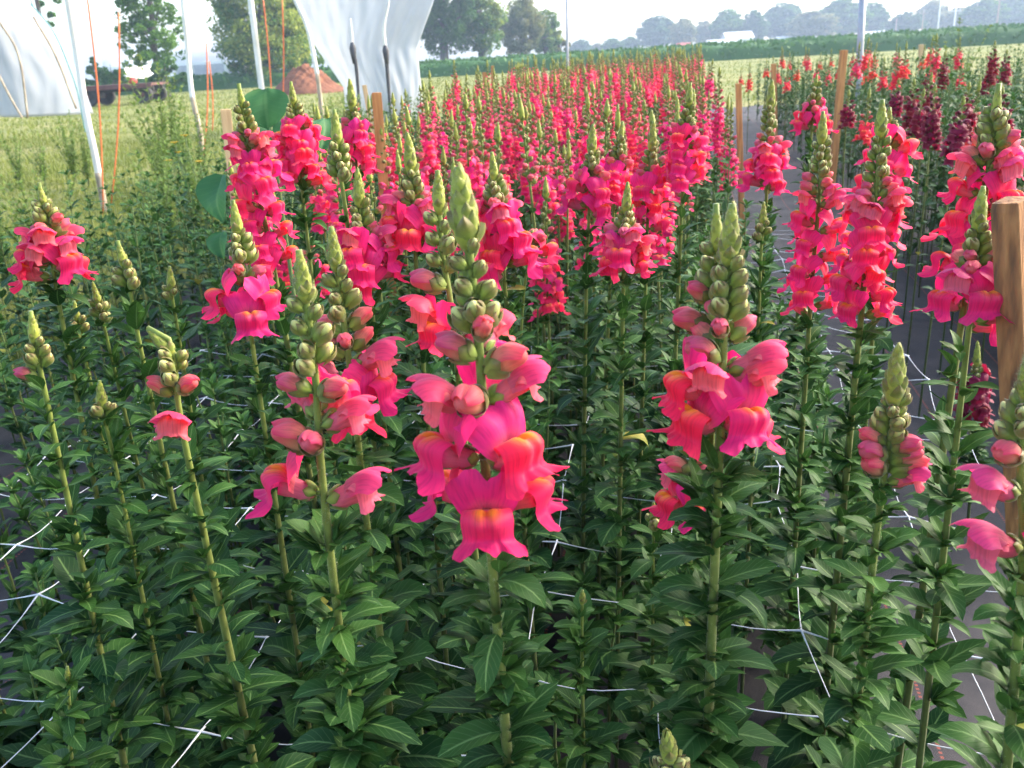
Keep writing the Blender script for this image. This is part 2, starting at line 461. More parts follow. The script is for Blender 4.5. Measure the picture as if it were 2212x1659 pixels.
# ------------------------------------------------------------------ trees
def crown_mb(height, cw, base_h, seed, nclump=60, per=130, leaf=0.22, gap=0.35, shape='round', tint=0.35, lit=0.0):
    r = np.random.default_rng(seed)
    mb = MB()
    cs = []
    for k in range(nclump):
        if shape == 'tiers':
            t = r.uniform(0, 1); z = base_h + (height - base_h) * t
            rad = cw * (1 - t) ** 0.7 * r.uniform(0.25, 1.0); a = r.uniform(0, 6.28)
            p = np.array([math.cos(a) * rad, math.sin(a) * rad, z + 0.12 * rad])
            cr = np.array([0.2, 0.2, 0.13]) * cw * r.uniform(0.5, 1.1)
        else:
            d = r.normal(size=3); d /= np.linalg.norm(d)
            q = r.uniform(0.25, 1) ** 0.5
            p = d * q * np.array([cw, cw, (height - base_h) / 2]) * 0.84
            p[:2] *= 1 - 0.35 * max(0, p[2] / (height - base_h) * 2)
            p[2] += (height + base_h) / 2
            cr = np.array([1, 1, 0.75]) * cw * r.uniform(0.10, 0.30)
        v = tint + r.uniform(-0.3, 0.3) + lit * (p[0] / cw + (p[2] - base_h) / (height - base_h) - 0.6)  # lit: sunlight painted into the leaf colour, lighter to the right and top
        if p[2] < 0.5: continue
        n = int(per * r.uniform(0.6, 1.4))
        d = r.normal(size=(n, 3)); d /= np.linalg.norm(d, axis=1)[:, None]
        c = p + d * (r.uniform(0.2, 1, n) ** 0.4)[:, None] * cr
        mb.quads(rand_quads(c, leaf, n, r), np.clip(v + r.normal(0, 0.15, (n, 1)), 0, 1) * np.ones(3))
        cs.append(p)
    return mb, cs
def trunk_mb(height, r0, cs, seed, limbs=9, base=(0, 0)):
    r = random.Random(seed)
    mb = MB()
    k = 9
    zz = np.linspace(-0.1, height, k)
    pts = np.stack([base[0] + 0.05 * height * np.sin(zz * 0.7 + seed) * zz / height, base[1] + 0 * zz, zz], -1)
    mb.tube(pts, r0 * (1.25 - 1.1 * np.linspace(0, 1, k)), seg=8)
    for p in r.sample(list(cs), min(limbs, len(cs))):
        z0 = min(height * 0.9, max(height * 0.2, p[2] * 0.65))
        a = np.array([np.interp(z0, zz, pts[:, 0]), np.interp(z0, zz, pts[:, 1]), z0])
        mid = (a + p) / 2 + np.array([0, 0, 0.06 * height])
        t = np.linspace(0, 1, 6)[:, None]
        mb.tube((1 - t) ** 2 * a + 2 * t * (1 - t) * mid + t * t * p, r0 * np.linspace(0.42, 0.08, 6), seg=6)
    return mb
def tree_mat(name, a, b):
    M[name] = leaf_mat(name, a, b, (0.1, 0.2, 0.08), trans=0.42, vein=0.0, rough=0.6)
tree_mat('tree_green', (0.035, 0.11, 0.02), (0.19, 0.34, 0.045))
tree_mat('tree_yellow_lit', (0.08, 0.18, 0.035), (0.55, 0.55, 0.08))  # yellow end of the range is painted sunlight on green leaves
tree_mat('tree_brown', (0.11, 0.15, 0.05), (0.38, 0.34, 0.14))
tree_mat('tree_dark', (0.028, 0.09, 0.025), (0.11, 0.22, 0.05))
def tree(px, hd, label, height, cw, base_h, seed, mat='tree_green', kind='tree', name='tree', trunk_r=0.22, group=None, **kw):
    b = at(px, 130, hd); b[2] = 0
    e = empty(name, b, label, kind, group, rz=-YAW * 0 + YAW)
    mb, cs = crown_mb(height, cw, base_h, seed, **kw)
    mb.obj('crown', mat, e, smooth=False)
    trunk_mb(height * 0.9, trunk_r, cs, seed).obj('trunk', 'trunk', e)
    return e
tree(338, 48, 'slender airy conifer standing alone between the white hoop poles', 10.5, 1.75, 1.4, 11, 'tree_green', shape='tiers', nclump=330, per=50, leaf=0.10, tint=0.45, trunk_r=0.16)
tree(352, 46, 'rounded dark green shrub at the foot of the slender conifer', 1.75, 1.15, 0.1, 12, 'tree_dark', kind='shrub', name='shrub', nclump=28, per=130, leaf=0.07, tint=0.5, trunk_r=0.06)
tree(232, 50, 'low dark bush behind the flatbed wagon deck', 1.9, 0.95, 0.1, 13, 'tree_dark', kind='bush', name='bush', nclump=24, per=120, leaf=0.08, tint=0.4, trunk_r=0.06)
tree(196, 52, 'smaller dark bush showing behind the thick leaning white pole', 2.4, 0.7, 0.3, 14, 'tree_dark', kind='bush', name='bush', nclump=20, per=110, leaf=0.08, tint=0.5, trunk_r=0.06)
tree(112, 50, 'sparse thin tree rising above the slumped plastic tunnel', 9.5, 1.3, 3.4, 15, 'tree_green', shape='tiers', nclump=26, per=80, leaf=0.1, tint=0.35, trunk_r=0.12)
tree(575, 60, 'large broad green tree behind the dirt mound', 11.0, 3.3, -2.5, 16, 'tree_yellow_lit', nclump=300, per=110, leaf=0.13, tint=0.45, lit=0.3, trunk_r=0.2)
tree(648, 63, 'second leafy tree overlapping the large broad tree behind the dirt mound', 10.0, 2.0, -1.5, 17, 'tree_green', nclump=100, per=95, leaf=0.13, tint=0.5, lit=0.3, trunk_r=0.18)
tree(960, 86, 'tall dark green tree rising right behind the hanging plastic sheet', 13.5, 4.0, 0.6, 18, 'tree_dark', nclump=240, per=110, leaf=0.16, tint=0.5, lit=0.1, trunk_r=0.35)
tree(1040, 88, 'bushy green tree with a yellow lit top beyond the crop field', 8.8, 2.9, 0.5, 19, 'tree_yellow_lit', nclump=130, per=95, leaf=0.15, tint=0.22, lit=0.35, trunk_r=0.3)
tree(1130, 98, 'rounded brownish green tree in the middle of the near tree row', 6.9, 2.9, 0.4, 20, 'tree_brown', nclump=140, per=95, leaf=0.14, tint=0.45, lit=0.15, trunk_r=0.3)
tree(1180, 102, 'tree with a yellow lit top at the end of the near tree row', 5.9, 2.0, 0.4, 21, 'tree_yellow_lit', nclump=90, per=95, leaf=0.14, tint=0.25, lit=0.4, trunk_r=0.25)
tree(1212, 104, 'small low green tree beside the thin upright pole', 2.9, 1.2, 0.2, 22, 'tree_brown', nclump=26, per=130, leaf=0.14, tint=0.4, trunk_r=0.15)
# far tree line, hazy, beyond the crop field: (pixel x, top y, half width px, label)
FAR = [(1254, 84, 26, 'small far hazy tree nearest the thin upright pole'), (1290, 92, 18, 'lowest far tree in the gap of the hazy line'),
       (1322, 82, 26, 'small rounded far tree left of the tall hazy clump'), (1362, 78, 26, 'far tree leaning against the tall hazy clump'),
       (1420, 30, 46, 'tall rounded far tree standing out of the low hazy trees'), (1474, 36, 32, 'dark far tree between the tall rounded one and the white barn'),
       (1522, 42, 30, 'far tree directly left of the white barn roof'), (1572, 18, 42, 'far tree rising right over the white barn'),
       (1628, 18, 30, 'thin topped far tree just past the white barn'), (1690, 2, 52, 'tall far tree at the start of the big hazy grove'),
       (1752, 20, 58, 'pale green front tree of the big hazy grove'), (1815, -6, 60, 'highest tree of the big hazy grove beside the grey post'),
       (1876, 4, 42, 'last tree of the big hazy grove behind the grey post'), (1952, 24, 44, 'low far tree in the gap past the grey post'),
       (2008, -4, 36, 'upright far tree behind the utility poles'), (2060, 14, 46, 'dark far tree between two utility poles'),
       (2120, -8, 48, 'tall far tree beside the brown utility pole'), (2178, -14, 52, 'far tree closest to the end of the hazy line'), (2235, 0, 50, 'cut off far tree at the very end of the hazy line')]
_far_src = []
for k in range(3):
    mb, cs = crown_mb(10, 3.6, 0.3, 40 + k, nclump=130, per=80, leaf=0.34, tint=0.4 + 0.05 * k)
    _far_src.append((mb.mesh('far_crown', [('tree_dark', 'tree_green', 'tree_brown')[k]], False), trunk_mb(9, 0.3, cs, k).mesh('far_trunk', ['trunk'])))
for k, (px, ty, hw, lab) in enumerate(FAR):
    hd = 250 + 14 * math.sin(k * 2.3)
    b = at(px, 100, hd); b[2] = 0
    H_ = at(px, ty, hd)[2]; W_ = hw * hd / FOC
    e = empty('tree', b, lab, 'tree', 'far hazy tree line', rz=k * 1.9)
    src = _far_src[(k * 7 // 3) % 3]
    for nm, me in zip(('crown', 'trunk'), src):
        o = link(nm, me, e); o.scale = (W_ / 3.6, W_ / 3.6, H_ / 10)

# ------------------------------------------------------------------ far buildings, poles
def building(px, hd, wid, dep, hgt, roof_h, label, name='barn', cat='barn', windows=4, roofmat='roof', rz=0.0):
    b = at(px, 100, hd); b[2] = 0
    e = empty(name, b, label, cat, rz=YAW + rz)
    mb = MB(); mb.box(0, 0, hgt / 2, wid, dep, hgt); mb.obj('wall', 'white_wall', e, smooth=False)
    mb = MB(); o = 0.25
    x, y = wid / 2 + o, dep / 2 + o
    z0, z1 = hgt - 0.02, hgt + roof_h
    mb.quads(np.array([[(-x, -y, z0), (x, -y, z0), (x, 0, z1), (-x, 0, z1)], [(x, y, z0), (-x, y, z0), (-x, 0, z1), (x, 0, z1)]]), (0.5,) * 3)
    mb.quads(np.array([[(-x + o, -y + o, z0), (-x + o, y - o, z0), (-x + o, 0, z1 - 0.1), (-x + o, 0, z1 - 0.1)], [(x - o, -y + o, z0), (x - o, y - o, z0), (x - o, 0, z1 - 0.1), (x - o, 0, z1 - 0.1)]]), (0.5,) * 3)
    rf = mb.obj('roof', roofmat, e, smooth=False)
    for k in range(windows):
        mb = MB(); mb.box(-wid / 2 + (k + 0.5) * wid / windows, -dep / 2 - 0.03, hgt * 0.55, wid / windows * 0.4, 0.08, hgt * 0.35)
        mb.obj('window', 'window', e, smooth=False)
    return e
building(1592, 236, 6.6, 6, 1.9, 1.6, 'taller white barn block in the hazy distance', windows=2)
building(1556, 232, 6.4, 5, 1.2, 0.7, 'low white shed adjoining the distant white barn', name='shed', cat='shed', windows=3)
building(1696, 240, 4.6, 5, 1.2, 0.6, 'small far white shed alone between the hazy trees', name='shed', cat='shed', windows=2)
building(1890, 240, 7.0, 5, 1.0, 0.8, 'far pale roofed shed just past the grey post', name='shed', cat='shed', windows=3)
e = building(1478, 232, 3.2, 2, 1.1, 0.5, 'small far red shed under the hazy trees', name='shed', cat='shed', windows=1)
for ch in e.children:
    if ch.name.startswith(('wall', 'roof')):
        ch.data.materials[0] = M['red']
def greenhouse(px0, px1, hd, label):
    a, b = at(px0, 150, hd), at(px1, 150, hd)
    L = float(np.linalg.norm((b - a)[:2])); c = (a + b) / 2; c[2] = 0
    e = empty('greenhouse', c, label, 'greenhouse', rz=YAW)
    mb = MB(); ang = np.linspace(0, math.pi, 15)
    prof = np.stack([np.zeros(15), -3.0 * np.cos(ang), 1.82 + 1.1 * np.sin(ang)], -1)
    P = np.stack([prof + np.array([x, 0, 0]) for x in np.linspace(-L / 2, L / 2, 22)], 0)
    mb.grid(P); mb.obj('roof', 'plastic', e)
    mb = MB(); mb.box(0, 0, 0.9, L, 6, 1.8); mb.obj('wall', 'white_wall', e, smooth=False)
    n = int(L / 1.1)
    for k in range(n + 1):
        x = -L / 2 + L * k / n
        mb = MB(); mb.box(x, -3.08, 0.92, 0.09, 0.1, 1.84); mb.obj('post', 'white_wall', e, smooth=False)
    for k in range(n):
        x = -L / 2 + L * (k + 0.5) / n
        mb = MB(); mb.box(x, -3.03, 1.25, L / n * 0.72, 0.06, 0.7); mb.obj('window', 'window', e, smooth=False)
    return e
greenhouse(405, 548, 74, 'long white greenhouse with dim openings behind the lawn')
greenhouse(255, 300, 78, 'short white greenhouse end glimpsed behind the flatbed wagon')
def utility_pole(px, ytop, hd, label, arm=True, mat='wood_pole', rad=0.14):
    b = at(px, 100, hd); b[2] = 0
    H_ = at(px, ytop, hd)[2]
    e = empty('utility_pole', b, label, 'utility pole', 'far utility poles', rz=YAW)
    mb = MB(); mb.tube([(0, 0, -0.2), (0, 0, H_ / 2), (0, 0, H_)], [rad * 1.2, rad, rad * 0.8]); mb.obj('pole', mat, e)
    if arm:
        mb = MB(); mb.box(0, -0.12, H_ - 0.7, 2.0, 0.12, 0.14); mb.obj('crossarm', mat, e, smooth=False)
        for x in (-0.85, 0.85):
            mb = MB(); mb.tube([(x, -0.12, H_ - 0.63), (x, -0.12, H_ - 0.4)], [0.05, 0.04]); mb.obj('insulator', 'white_wall', e)
utility_pole(1988, 22, 200, 'pale utility pole nearest the grey post')
utility_pole(2056, 16, 190, 'shorter pale utility pole beside the tallest brown one', mat='white_wall')
utility_pole(2147, -8, 180, 'tallest brown utility pole before the dark far trees', mat='wood_pole', rad=0.18)
utility_pole(1932, 40, 215, 'short distant utility pole in the gap of the trees', arm=False)
utility_pole(2022, -4, 215, 'bare pale leaning snag pole among the far trees', arm=False, mat='white_wall')

# upright posts in the field
def post(pb, pt, hd, rad, label, mat='grey_metal', name='metal_post'):
    a = at(*pb, hd); b = at(*pt, hd)
    k = a[2] / (b[2] - a[2])
    base = a - (b - a) * k
    top = b + (b - a) * 0.12
    e = empty(name, base, label, 'post')
    mb = MB(); d = top - base
    mb.tube([d * t for t in (-0.02, 0.3, 0.7, 1.0)], rad, seg=12); mb.obj('pole', mat, e)
    mb = MB(); mb.tube([d * 0.0, d * 0.03], rad * 1.25, seg=12); mb.obj('sleeve', mat, e)
    return e
post((1856, 150), (1863, 0), 8.6, 0.031, 'grey galvanised metal post at the edge of the red flower bed')
post((1226, 140), (1225, 0), 14.0, 0.02, 'thin upright grey post at the far end of the pink rows')

# ------------------------------------------------------------------ hoop poles, rods, plastic
def bez(pts, n=14):
    """smooth curve through the points (Catmull-Rom)"""
    p = np.asarray(pts, float)
    p = np.concatenate([[2 * p[0] - p[1]], p, [2 * p[-1] - p[-2]]])
    out = []
    for i in range(1, len(p) - 2):
        for t in np.linspace(0, 1, n, endpoint=False):
            a, b, c, d = p[i - 1:i + 3]
            out.append(0.5 * (2 * b + (c - a) * t + (2 * a - 5 * b + 4 * c - d) * t * t + (3 * b - a - 3 * c + d) * t ** 3))
    out.append(p[-2])
    return np.array(out)
def hoop_pole(pix, hd, rad, label, dirty=0.35):
    """a hoop end standing in the ground; it bows over beyond the top of the picture"""
    P = [at(x, y, hd) for x, y in pix]
    P[0][2] = -0.02
    d = P[-1] - P[-2]; d /= np.linalg.norm(d)
    P += [P[-1] + d * 0.6, P[-1] + d * 1.1 + SIDE * -0.15, P[-1] + d * 1.5 + SIDE * -0.6]
    base = P[0].copy(); base[2] = 0
    C = bez(P, 10) - base
    s = np.concatenate([[0], np.cumsum(np.linalg.norm(np.diff(C, axis=0), axis=1))])
    e = empty('hoop_pole', base, label, 'hoop pole')
    k = max(3, int(np.searchsorted(s, dirty)))
    mb = MB(); mb.tube(C[k - 1:], rad, seg=10); mb.obj('pole', 'pole', e)
    mb = MB(); mb.tube(C[:k + 1], rad * 1.02, seg=10); mb.obj('sleeve', 'pole_dirty', e)
hoop_pole([(229, 466), (208, 350), (185, 240), (167, 120), (147, 0)], 7.2, 0.026, 'thick white hoop pole leaning beside the slumped plastic tunnel', 0.3)
hoop_pole([(441, 362), (432, 285), (414, 200), (404, 90), (395, 0)], 11.5, 0.03, 'bent white hoop pole with a dirty brown lower half', 0.75)
hoop_pole([(568, 220), (560, 150), (549, 60), (540, -10)], 16.0, 0.05, 'straight white hoop pole in front of the large broad tree', 0.2)
hoop_pole([(698, 268), (688, 180), (677, 120), (664, 60), (638, 0)], 15.0, 0.035, 'hoop pole that carries the edge of the hanging plastic sheet', 0.9)
def rod(pb, pt, hd, label):
    a, b = at(*pb, hd), at(*pt, hd)
    a[2] = -0.02
    base = a.copy(); base[2] = 0
    d = b - base
    mb = MB(); t = np.linspace(0, 1.1, 8)[:, None]
    mb.tube(d * t + SIDE * 0.03 * np.sin(t * 3), 0.0065 * (hd / 7.0) ** 0.7, seg=6)
    o = mb.obj('marker_rod', 'rod'); o.location = base
    tag(o, label, 'marker rod', 'thin orange marker rods')
rod((220, 452), (188, 0), 7.0, 'thin orange rod running close beside the thick leaning white pole')
rod((236, 424), (256, 66), 7.6, 'thin orange rod leaning away from the thick white pole over the wagon')
rod((579, 214), (568, 0), 15.5, 'orange rod just past the straight white pole')
rod((599, 214), (609, 0), 15.8, 'orange rod in front of the large tree trunk before the dirt mound')
rod((444, 372), (446, 118), 11.3, 'faint orange rod standing against the bent white pole')
rod((452, 240), (453, 146), 17.0, 'short faint orange rod before the long white greenhouse')
rod((688, 262), (678, 120), 15.1, 'short orange rod against the pole that carries the plastic')

def plastic(name, L, R, hd, label, folds, bulge, seed, rise=0.35, pipes=()):
    """hanging sheet: L and R are its side edges as (y, x) pixel lists; folds run down the sheet and give it depth"""
    r = np.random.default_rng(seed)
    ys = np.linspace(L[0][0], L[-1][0], 46)
    base = at((L[-1][1] + R[-1][1]) / 2, ys[-1], hd); base[2] = 0
    e = empty(name, base, label, 'plastic sheet')
    U = np.linspace(0, 1, 80)
    P = np.zeros((46, 80, 3))
    for i, y in enumerate(ys):
        xl = np.interp(y, [q[0] for q in L], [q[1] for q in L]); xr = np.interp(y, [q[0] for q in R], [q[1] for q in R])
        v = i / 45
        for j, u in enumerate(U):
            uu = u + 0.02 * math.sin(9 * v + 5 * u)
            dep = bulge * math.sin(math.pi * u) - rise * v
            dep += folds * (0.5 * math.sin(2 * math.pi * (3.2 * uu + 0.5 * v)) + 0.3 * math.sin(2 * math.pi * (7.1 * uu - 1.1 * v) + 1) + 0.2 * math.sin(2 * math.pi * (12 * uu + 2.5 * v)))
            p = at(xl + (xr - xl) * u, y, hd)
            P[i, j] = p - HEAD * dep - base
    mb = MB(); mb.grid(P)
    o = mb.obj('sheet', 'plastic', e)
    so = o.modifiers.new('thickness', 'SOLIDIFY'); so.thickness = 0.012
    return e, base
e, b0 = plastic('plastic_sheet', [(-40, 618), (0, 640), (96, 676), (188, 738), (262, 742)], [(-40, 952), (0, 937), (102, 899), (222, 909), (262, 912)], 16.6,
                'milky plastic sheet hanging in folds with two knotted black cords', 0.035, 0.5, 3)
def cord(e, base, pix, hd, knot, rad=0.03):
    C = bez([at(x, y, hd) for x, y in pix], 8) - base
    ks = np.argmin(np.abs(np.array([proj(p + base)[1] for p in C]) - knot))
    mb = MB(); mb.tube(C[:ks + 1], np.linspace(rad * 0.4, rad * 1.1, ks + 1), seg=8); o1 = mb.obj('hoop_end', 'pole', e)
    mb = MB(); mb.tube(C[ks:], np.linspace(rad * 1.3, rad * 0.8, len(C) - ks), seg=8); o2 = mb.obj('cord', 'clip', e)
    p = C[ks]
    mb = MB(); mb.tube([p + (0, 0, 0.12), p + (0, 0, 0.05), p, p - (0, 0, 0.10), p - (0, 0, 0.25)], [0.02, 0.04, 0.058, 0.05, 0.028], seg=8); mb.obj('knot', 'clip', o2)
cord(e, b0, [(757, 40), (760, 75), (761, 99), (770, 150), (778, 262)], 15.7, 104)
cord(e, b0, [(842, -20), (838, 12), (829, 61), (833, 109), (838, 170), (845, 262)], 15.7, 112)
e, b0 = plastic('plastic_sheet', [(-30, -90), (120, -80), (220, -70), (248, -60)], [(-30, 40), (10, 66), (68, 112), (137, 145), (205, 170), (248, 181)], 15.5,
                'slumped milky plastic tunnel cover with a teal edge strap', 0.03, 0.9, 5)
mb = MB(); mb.tube(bez([at(x, y, 15.1) for x, y in [(66, 8), (114, 66), (146, 136), (168, 200), (184, 285)]], 8) - b0, 0.013, seg=6); mb.obj('strap', 'teal', e)
for pix in ([(-6, 40), (40, 120), (60, 255)], [(72, 36), (120, 120), (165, 235)], [(-4, 160), (22, 210), (48, 255)]):
    mb = MB(); mb.tube(bez([at(x, y, 14.5) for x, y in pix], 8) - b0, 0.018, seg=6); mb.obj('rod', 'pole_dirty', e)

# ------------------------------------------------------------------ flatbed wagon and dirt mound
b = at(262, 205, 37); b[2] = 0
e = empty('flatbed_wagon', b, 'old flatbed farm wagon with a rusty deck parked on the lawn', 'wagon', rz=YAW)
mb = MB(); mb.box(0.1, 0, 0.72, 3.0, 1.9, 0.09); mb.box(0.1, -0.97, 0.66, 3.0, 0.05, 0.12); mb.obj('deck', 'deck', e, smooth=False)
mb = MB()
for y in (-0.5, 0.5): mb.box(0.1, y, 0.58, 2.8, 0.1, 0.16)
for x in (-0.95, 1.15): mb.box(x, 0, 0.4, 0.12, 1.5, 0.12)
mb.box(-1.1, 0.0, 0.45, 0.5, 1.0, 0.3); mb.obj('chassis', 'dark', e, smooth=False)
for x in (-0.95, 1.15):
    for y in (-0.8, 0.8):
        mb = MB()
        a = np.linspace(0, 2 * math.pi, 20, endpoint=False)
        prof = [(0.0, -0.09), (0.2, -0.09), (0.2, -0.1), (0.34, -0.1), (0.37, -0.05), (0.37, 0.05), (0.34, 0.1), (0.2, 0.1), (0.2, 0.09), (0, 0.09)]
        P = np.array([[(x + q[0] * math.cos(t), y + q[1], 0.37 + q[0] * math.sin(t)) for t in a] for q in prof])
        mb.grid(P, close=True); wh = mb.obj('wheel', 'dark', e)
        mb = MB(); mb.tube([(x, y - 0.13, 0.37), (x, y + 0.13, 0.37)], 0.09, seg=10); mb.obj('hub', 'deck', wh)
mb = MB(); mb.tube([(-1.5, 0, 0.45), (-2.4, 0, 0.3)], 0.05); mb.obj('drawbar', 'dark', e)
b = at(290, 178, 39); b[2] = 0
mb = MB(); r_ = np.array([0.2, 0.3, 0.31, 0.27, 0.12, 0.0]); zz = np.array([0.66, 0.7, 0.95, 1.05, 1.1, 1.1])
a = np.linspace(0, 2 * math.pi, 14, endpoint=False)
mb.grid(np.stack([np.stack([r * np.cos(a), r * np.sin(a), np.full(14, z)], -1) for r, z in zip(r_, zz)]), close=True)
# red tub sits on the wagon deck
wb = at(262, 205, 37); wb[2] = 0
mb.V[0] = (mb.V[0] - np.array([0, 0, 0.66])) * 0.55 + np.array([0, 0, 0.766])
o = mb.obj('tub', 'red'); o.location = wb + SIDE * 0.55; tag(o, 'small red tub standing on the flatbed wagon deck', 'tub')

def mound(px, py, hd, wid, hgt, label):
    b = at(px, py, hd); b[2] = 0
    mb = MB(); n = 60
    X, Y = np.meshgrid(np.linspace(-1, 1, n), np.linspace(-1, 1, n))
    R = np.sqrt(X ** 2 + Y ** 2)
    Z = np.clip(1 - R, 0, 1) ** 0.75 * (0.75 + 0.25 * np.cos(3 * X + 1)) + 0.35 * np.exp(-((X - 0.45) ** 2 + Y ** 2) / 0.06) * np.clip(1 - R, 0, 1)
    Z += np.clip(1 - R, 0, 1) * (0.05 * np.sin(13 * X + 5 * Y) * np.sin(11 * Y - 4 * X) + rng.normal(0, 0.03, X.shape) + 0.06 * np.sin(31 * X + 9 * Y) * np.sin(27 * Y - 8 * X))
    mb.grid(np.stack([X * wid / 2, Y * wid / 2.4, Z * hgt - 0.02], -1))
    o = mb.obj('dirt_mound', 'soil'); o.location = b; o.rotation_euler.z = YAW
    return tag(o, label, 'mound')
mound(668, 195, 38, 3.3, 1.25, 'heap of reddish brown soil under the large broad tree')

# ------------------------------------------------------------------ wooden stakes
def stake(top, bot, hd, wpx, label, mat='stake', turn=0.4, thick=0.6, group='wooden stakes along the beds'):
    a, b = at(*bot, hd), at(*top, hd)
    d = b - a
    k = (a[2] + 0.05) / d[2]
    base = a - d * k * 1.0
    W = wpx * hd / FOC
    ax = d / np.linalg.norm(d)
    u = SIDE * math.cos(turn) + HEAD * math.sin(turn); u = u - ax * (u @ ax); u /= np.linalg.norm(u)
    v = np.cross(ax, u)
    L = float(np.linalg.norm(b - base))
    mb = MB(); ch = 0.06
    rows = []
    for z, s in ((0, 0.0), (0, 0.92), (0.02, 1.0), (L * 0.33, 1.01), (L * 0.66, 0.99), (L - 0.006, 1.0), (L, 0.93), (L + 0.0006, 0.0)):
        ring = []
        for x, y in ((-1, -1 + ch), (-1 + ch, -1), (1 - ch, -1), (1, -1 + ch), (1, 1 - ch), (1 - ch, 1), (-1 + ch, 1), (-1, 1 - ch)):
            ring.append(ax * z + u * x * s * W / 2 + v * y * s * W / 2 * thick)
        rows.append(ring)
    mb.grid(np.array(rows), close=True)
    o = mb.obj('wooden_stake', mat, smooth=False)
    o.location = base
    return tag(o, label, 'stake', group)
STAKES = [((2186, 432), (2206, 950), 0.60, 62, 'sawn square stake with a rough end close beside the pink spikes', 'stake_near', 0.55, 1.0),
          ((813, 200), (834, 470), 2.3, 20, 'flat orange stake at the front of the crowded pink rows', 'stake', 0.2, 0.5),
          ((487, 236), (500, 352), 2.6, 21, 'pale stake next to the big round leaf', 'stake_pale', 0.3, 0.7),
          ((1595, 180), (1602, 465), 4.2, 11, 'orange stake standing at the edge of the dark walkway', 'stake', 0.1, 0.6),
          ((1823, 108), (1806, 292), 5.6, 14, 'leaning orange stake in the dark red flower bed', 'stake', 0.2, 0.6),
          ((787, 184), (800, 260), 3.6, 9, 'thin yellow stake leaning in front of the plastic sheet', 'stake_pale', 0.2, 0.6),
          ((2218, 300), (2206, 440), 2.9, 24, 'yellow stake cut off at the edge behind the sawn stake', 'stake_pale', 0.2, 0.6),
          ((1990, 96), (1989, 150), 9.5, 9, 'short pale stake beside the tall feathery weed', 'stake_pale', 0.1, 0.6),
          ((1046, 156), (1050, 205), 8.0, 8, 'small stake among the far pink spikes near the plastic', 'stake', 0.1, 0.6),
          ((1478, 132), (1476, 185), 10.5, 7, 'small stake among the farthest red spikes', 'stake', 0.1, 0.6),
          ((1671, 138), (1672, 190), 8.6, 9, 'small stake between the walkway and the grass', 'stake', 0.1, 0.6),
          ((1064, 142), (1064, 170), 11.0, 6, 'tiny far stake against the light grass strip', 'stake', 0.1, 0.6),
          ((984, 160), (986, 200), 7.5, 7, 'small stake just right of the hanging plastic sheet', 'stake', 0.1, 0.6)]
M['stake_near'] = mottled('stake_wood_weathered', (0.07, 0.04, 0.025), (0.25, 0.11, 0.04), 32, 0.85, 0.004, 1.0, c3=(0.45, 0.21, 0.075), stretch=(4, 4, 0.45), detail=10)
for t_, b_, hd, wp, lab, mt_, tu, th in STAKES:
    stake(t_, b_, hd, wp, lab, mt_, tu, th)
# ------------------------------------------------------------------ snapdragon organs (modelled in millimetres, flower axis +X, up +Z)
MM = 0.001
PAL = {  # (tube, upper lip, lower lip, palate, throat mark, bud tip)
    'pink': ((0.76, 0.15, 0.20), (0.88, 0.020, 0.155), (0.90, 0.016, 0.125), (0.92, 0.022, 0.088), (1.0, 0.33, 0.02), (0.76, 0.14, 0.14)),
    'red': ((0.62, 0.06, 0.04), (0.75, 0.035, 0.02), (0.80, 0.04, 0.02), (0.85, 0.08, 0.02), (0.95, 0.3, 0.03), (0.7, 0.14, 0.08)),
    'dark': ((0.18, 0.010, 0.03), (0.25, 0.006, 0.034), (0.27, 0.006, 0.028), (0.2, 0.006, 0.012), (0.3, 0.05, 0.01), (0.16, 0.02, 0.03)),
    'scarlet': ((0.75, 0.13, 0.13), (0.82, 0.028, 0.07), (0.86, 0.03, 0.06), (0.9, 0.06, 0.03), (0.95, 0.33, 0.03), (0.75, 0.15, 0.12)),
}
GREEN, GTIP = np.array((0.185, 0.25, 0.036)), np.array((0.36, 0.40, 0.055))
BROWN = np.array((0.15, 0.06, 0.035))
def cinterp(t, tk, K):
    """smooth (Catmull-Rom like) interpolation of key rows"""
    K = np.asarray(K, float); tk = np.asarray(tk, float)
    if K.ndim == 1: K = K[:, None]
    m_ = np.gradient(K, tk, axis=0)
    i = np.clip(np.searchsorted(tk, t, side='right') - 1, 0, len(tk) - 2)
    h = (tk[i + 1] - tk[i])[..., None]; s = ((t - tk[i])[..., None]) / h
    return ((2 * s ** 3 - 3 * s ** 2 + 1) * K[i] + (s ** 3 - 2 * s ** 2 + s) * h * m_[i] + (-2 * s ** 3 + 3 * s ** 2) * K[i + 1] + (s ** 3 - s ** 2) * h * m_[i + 1])
def lerp(a, b, t): return np.asarray(a, float) * (1 - t) + np.asarray(b, float) * t

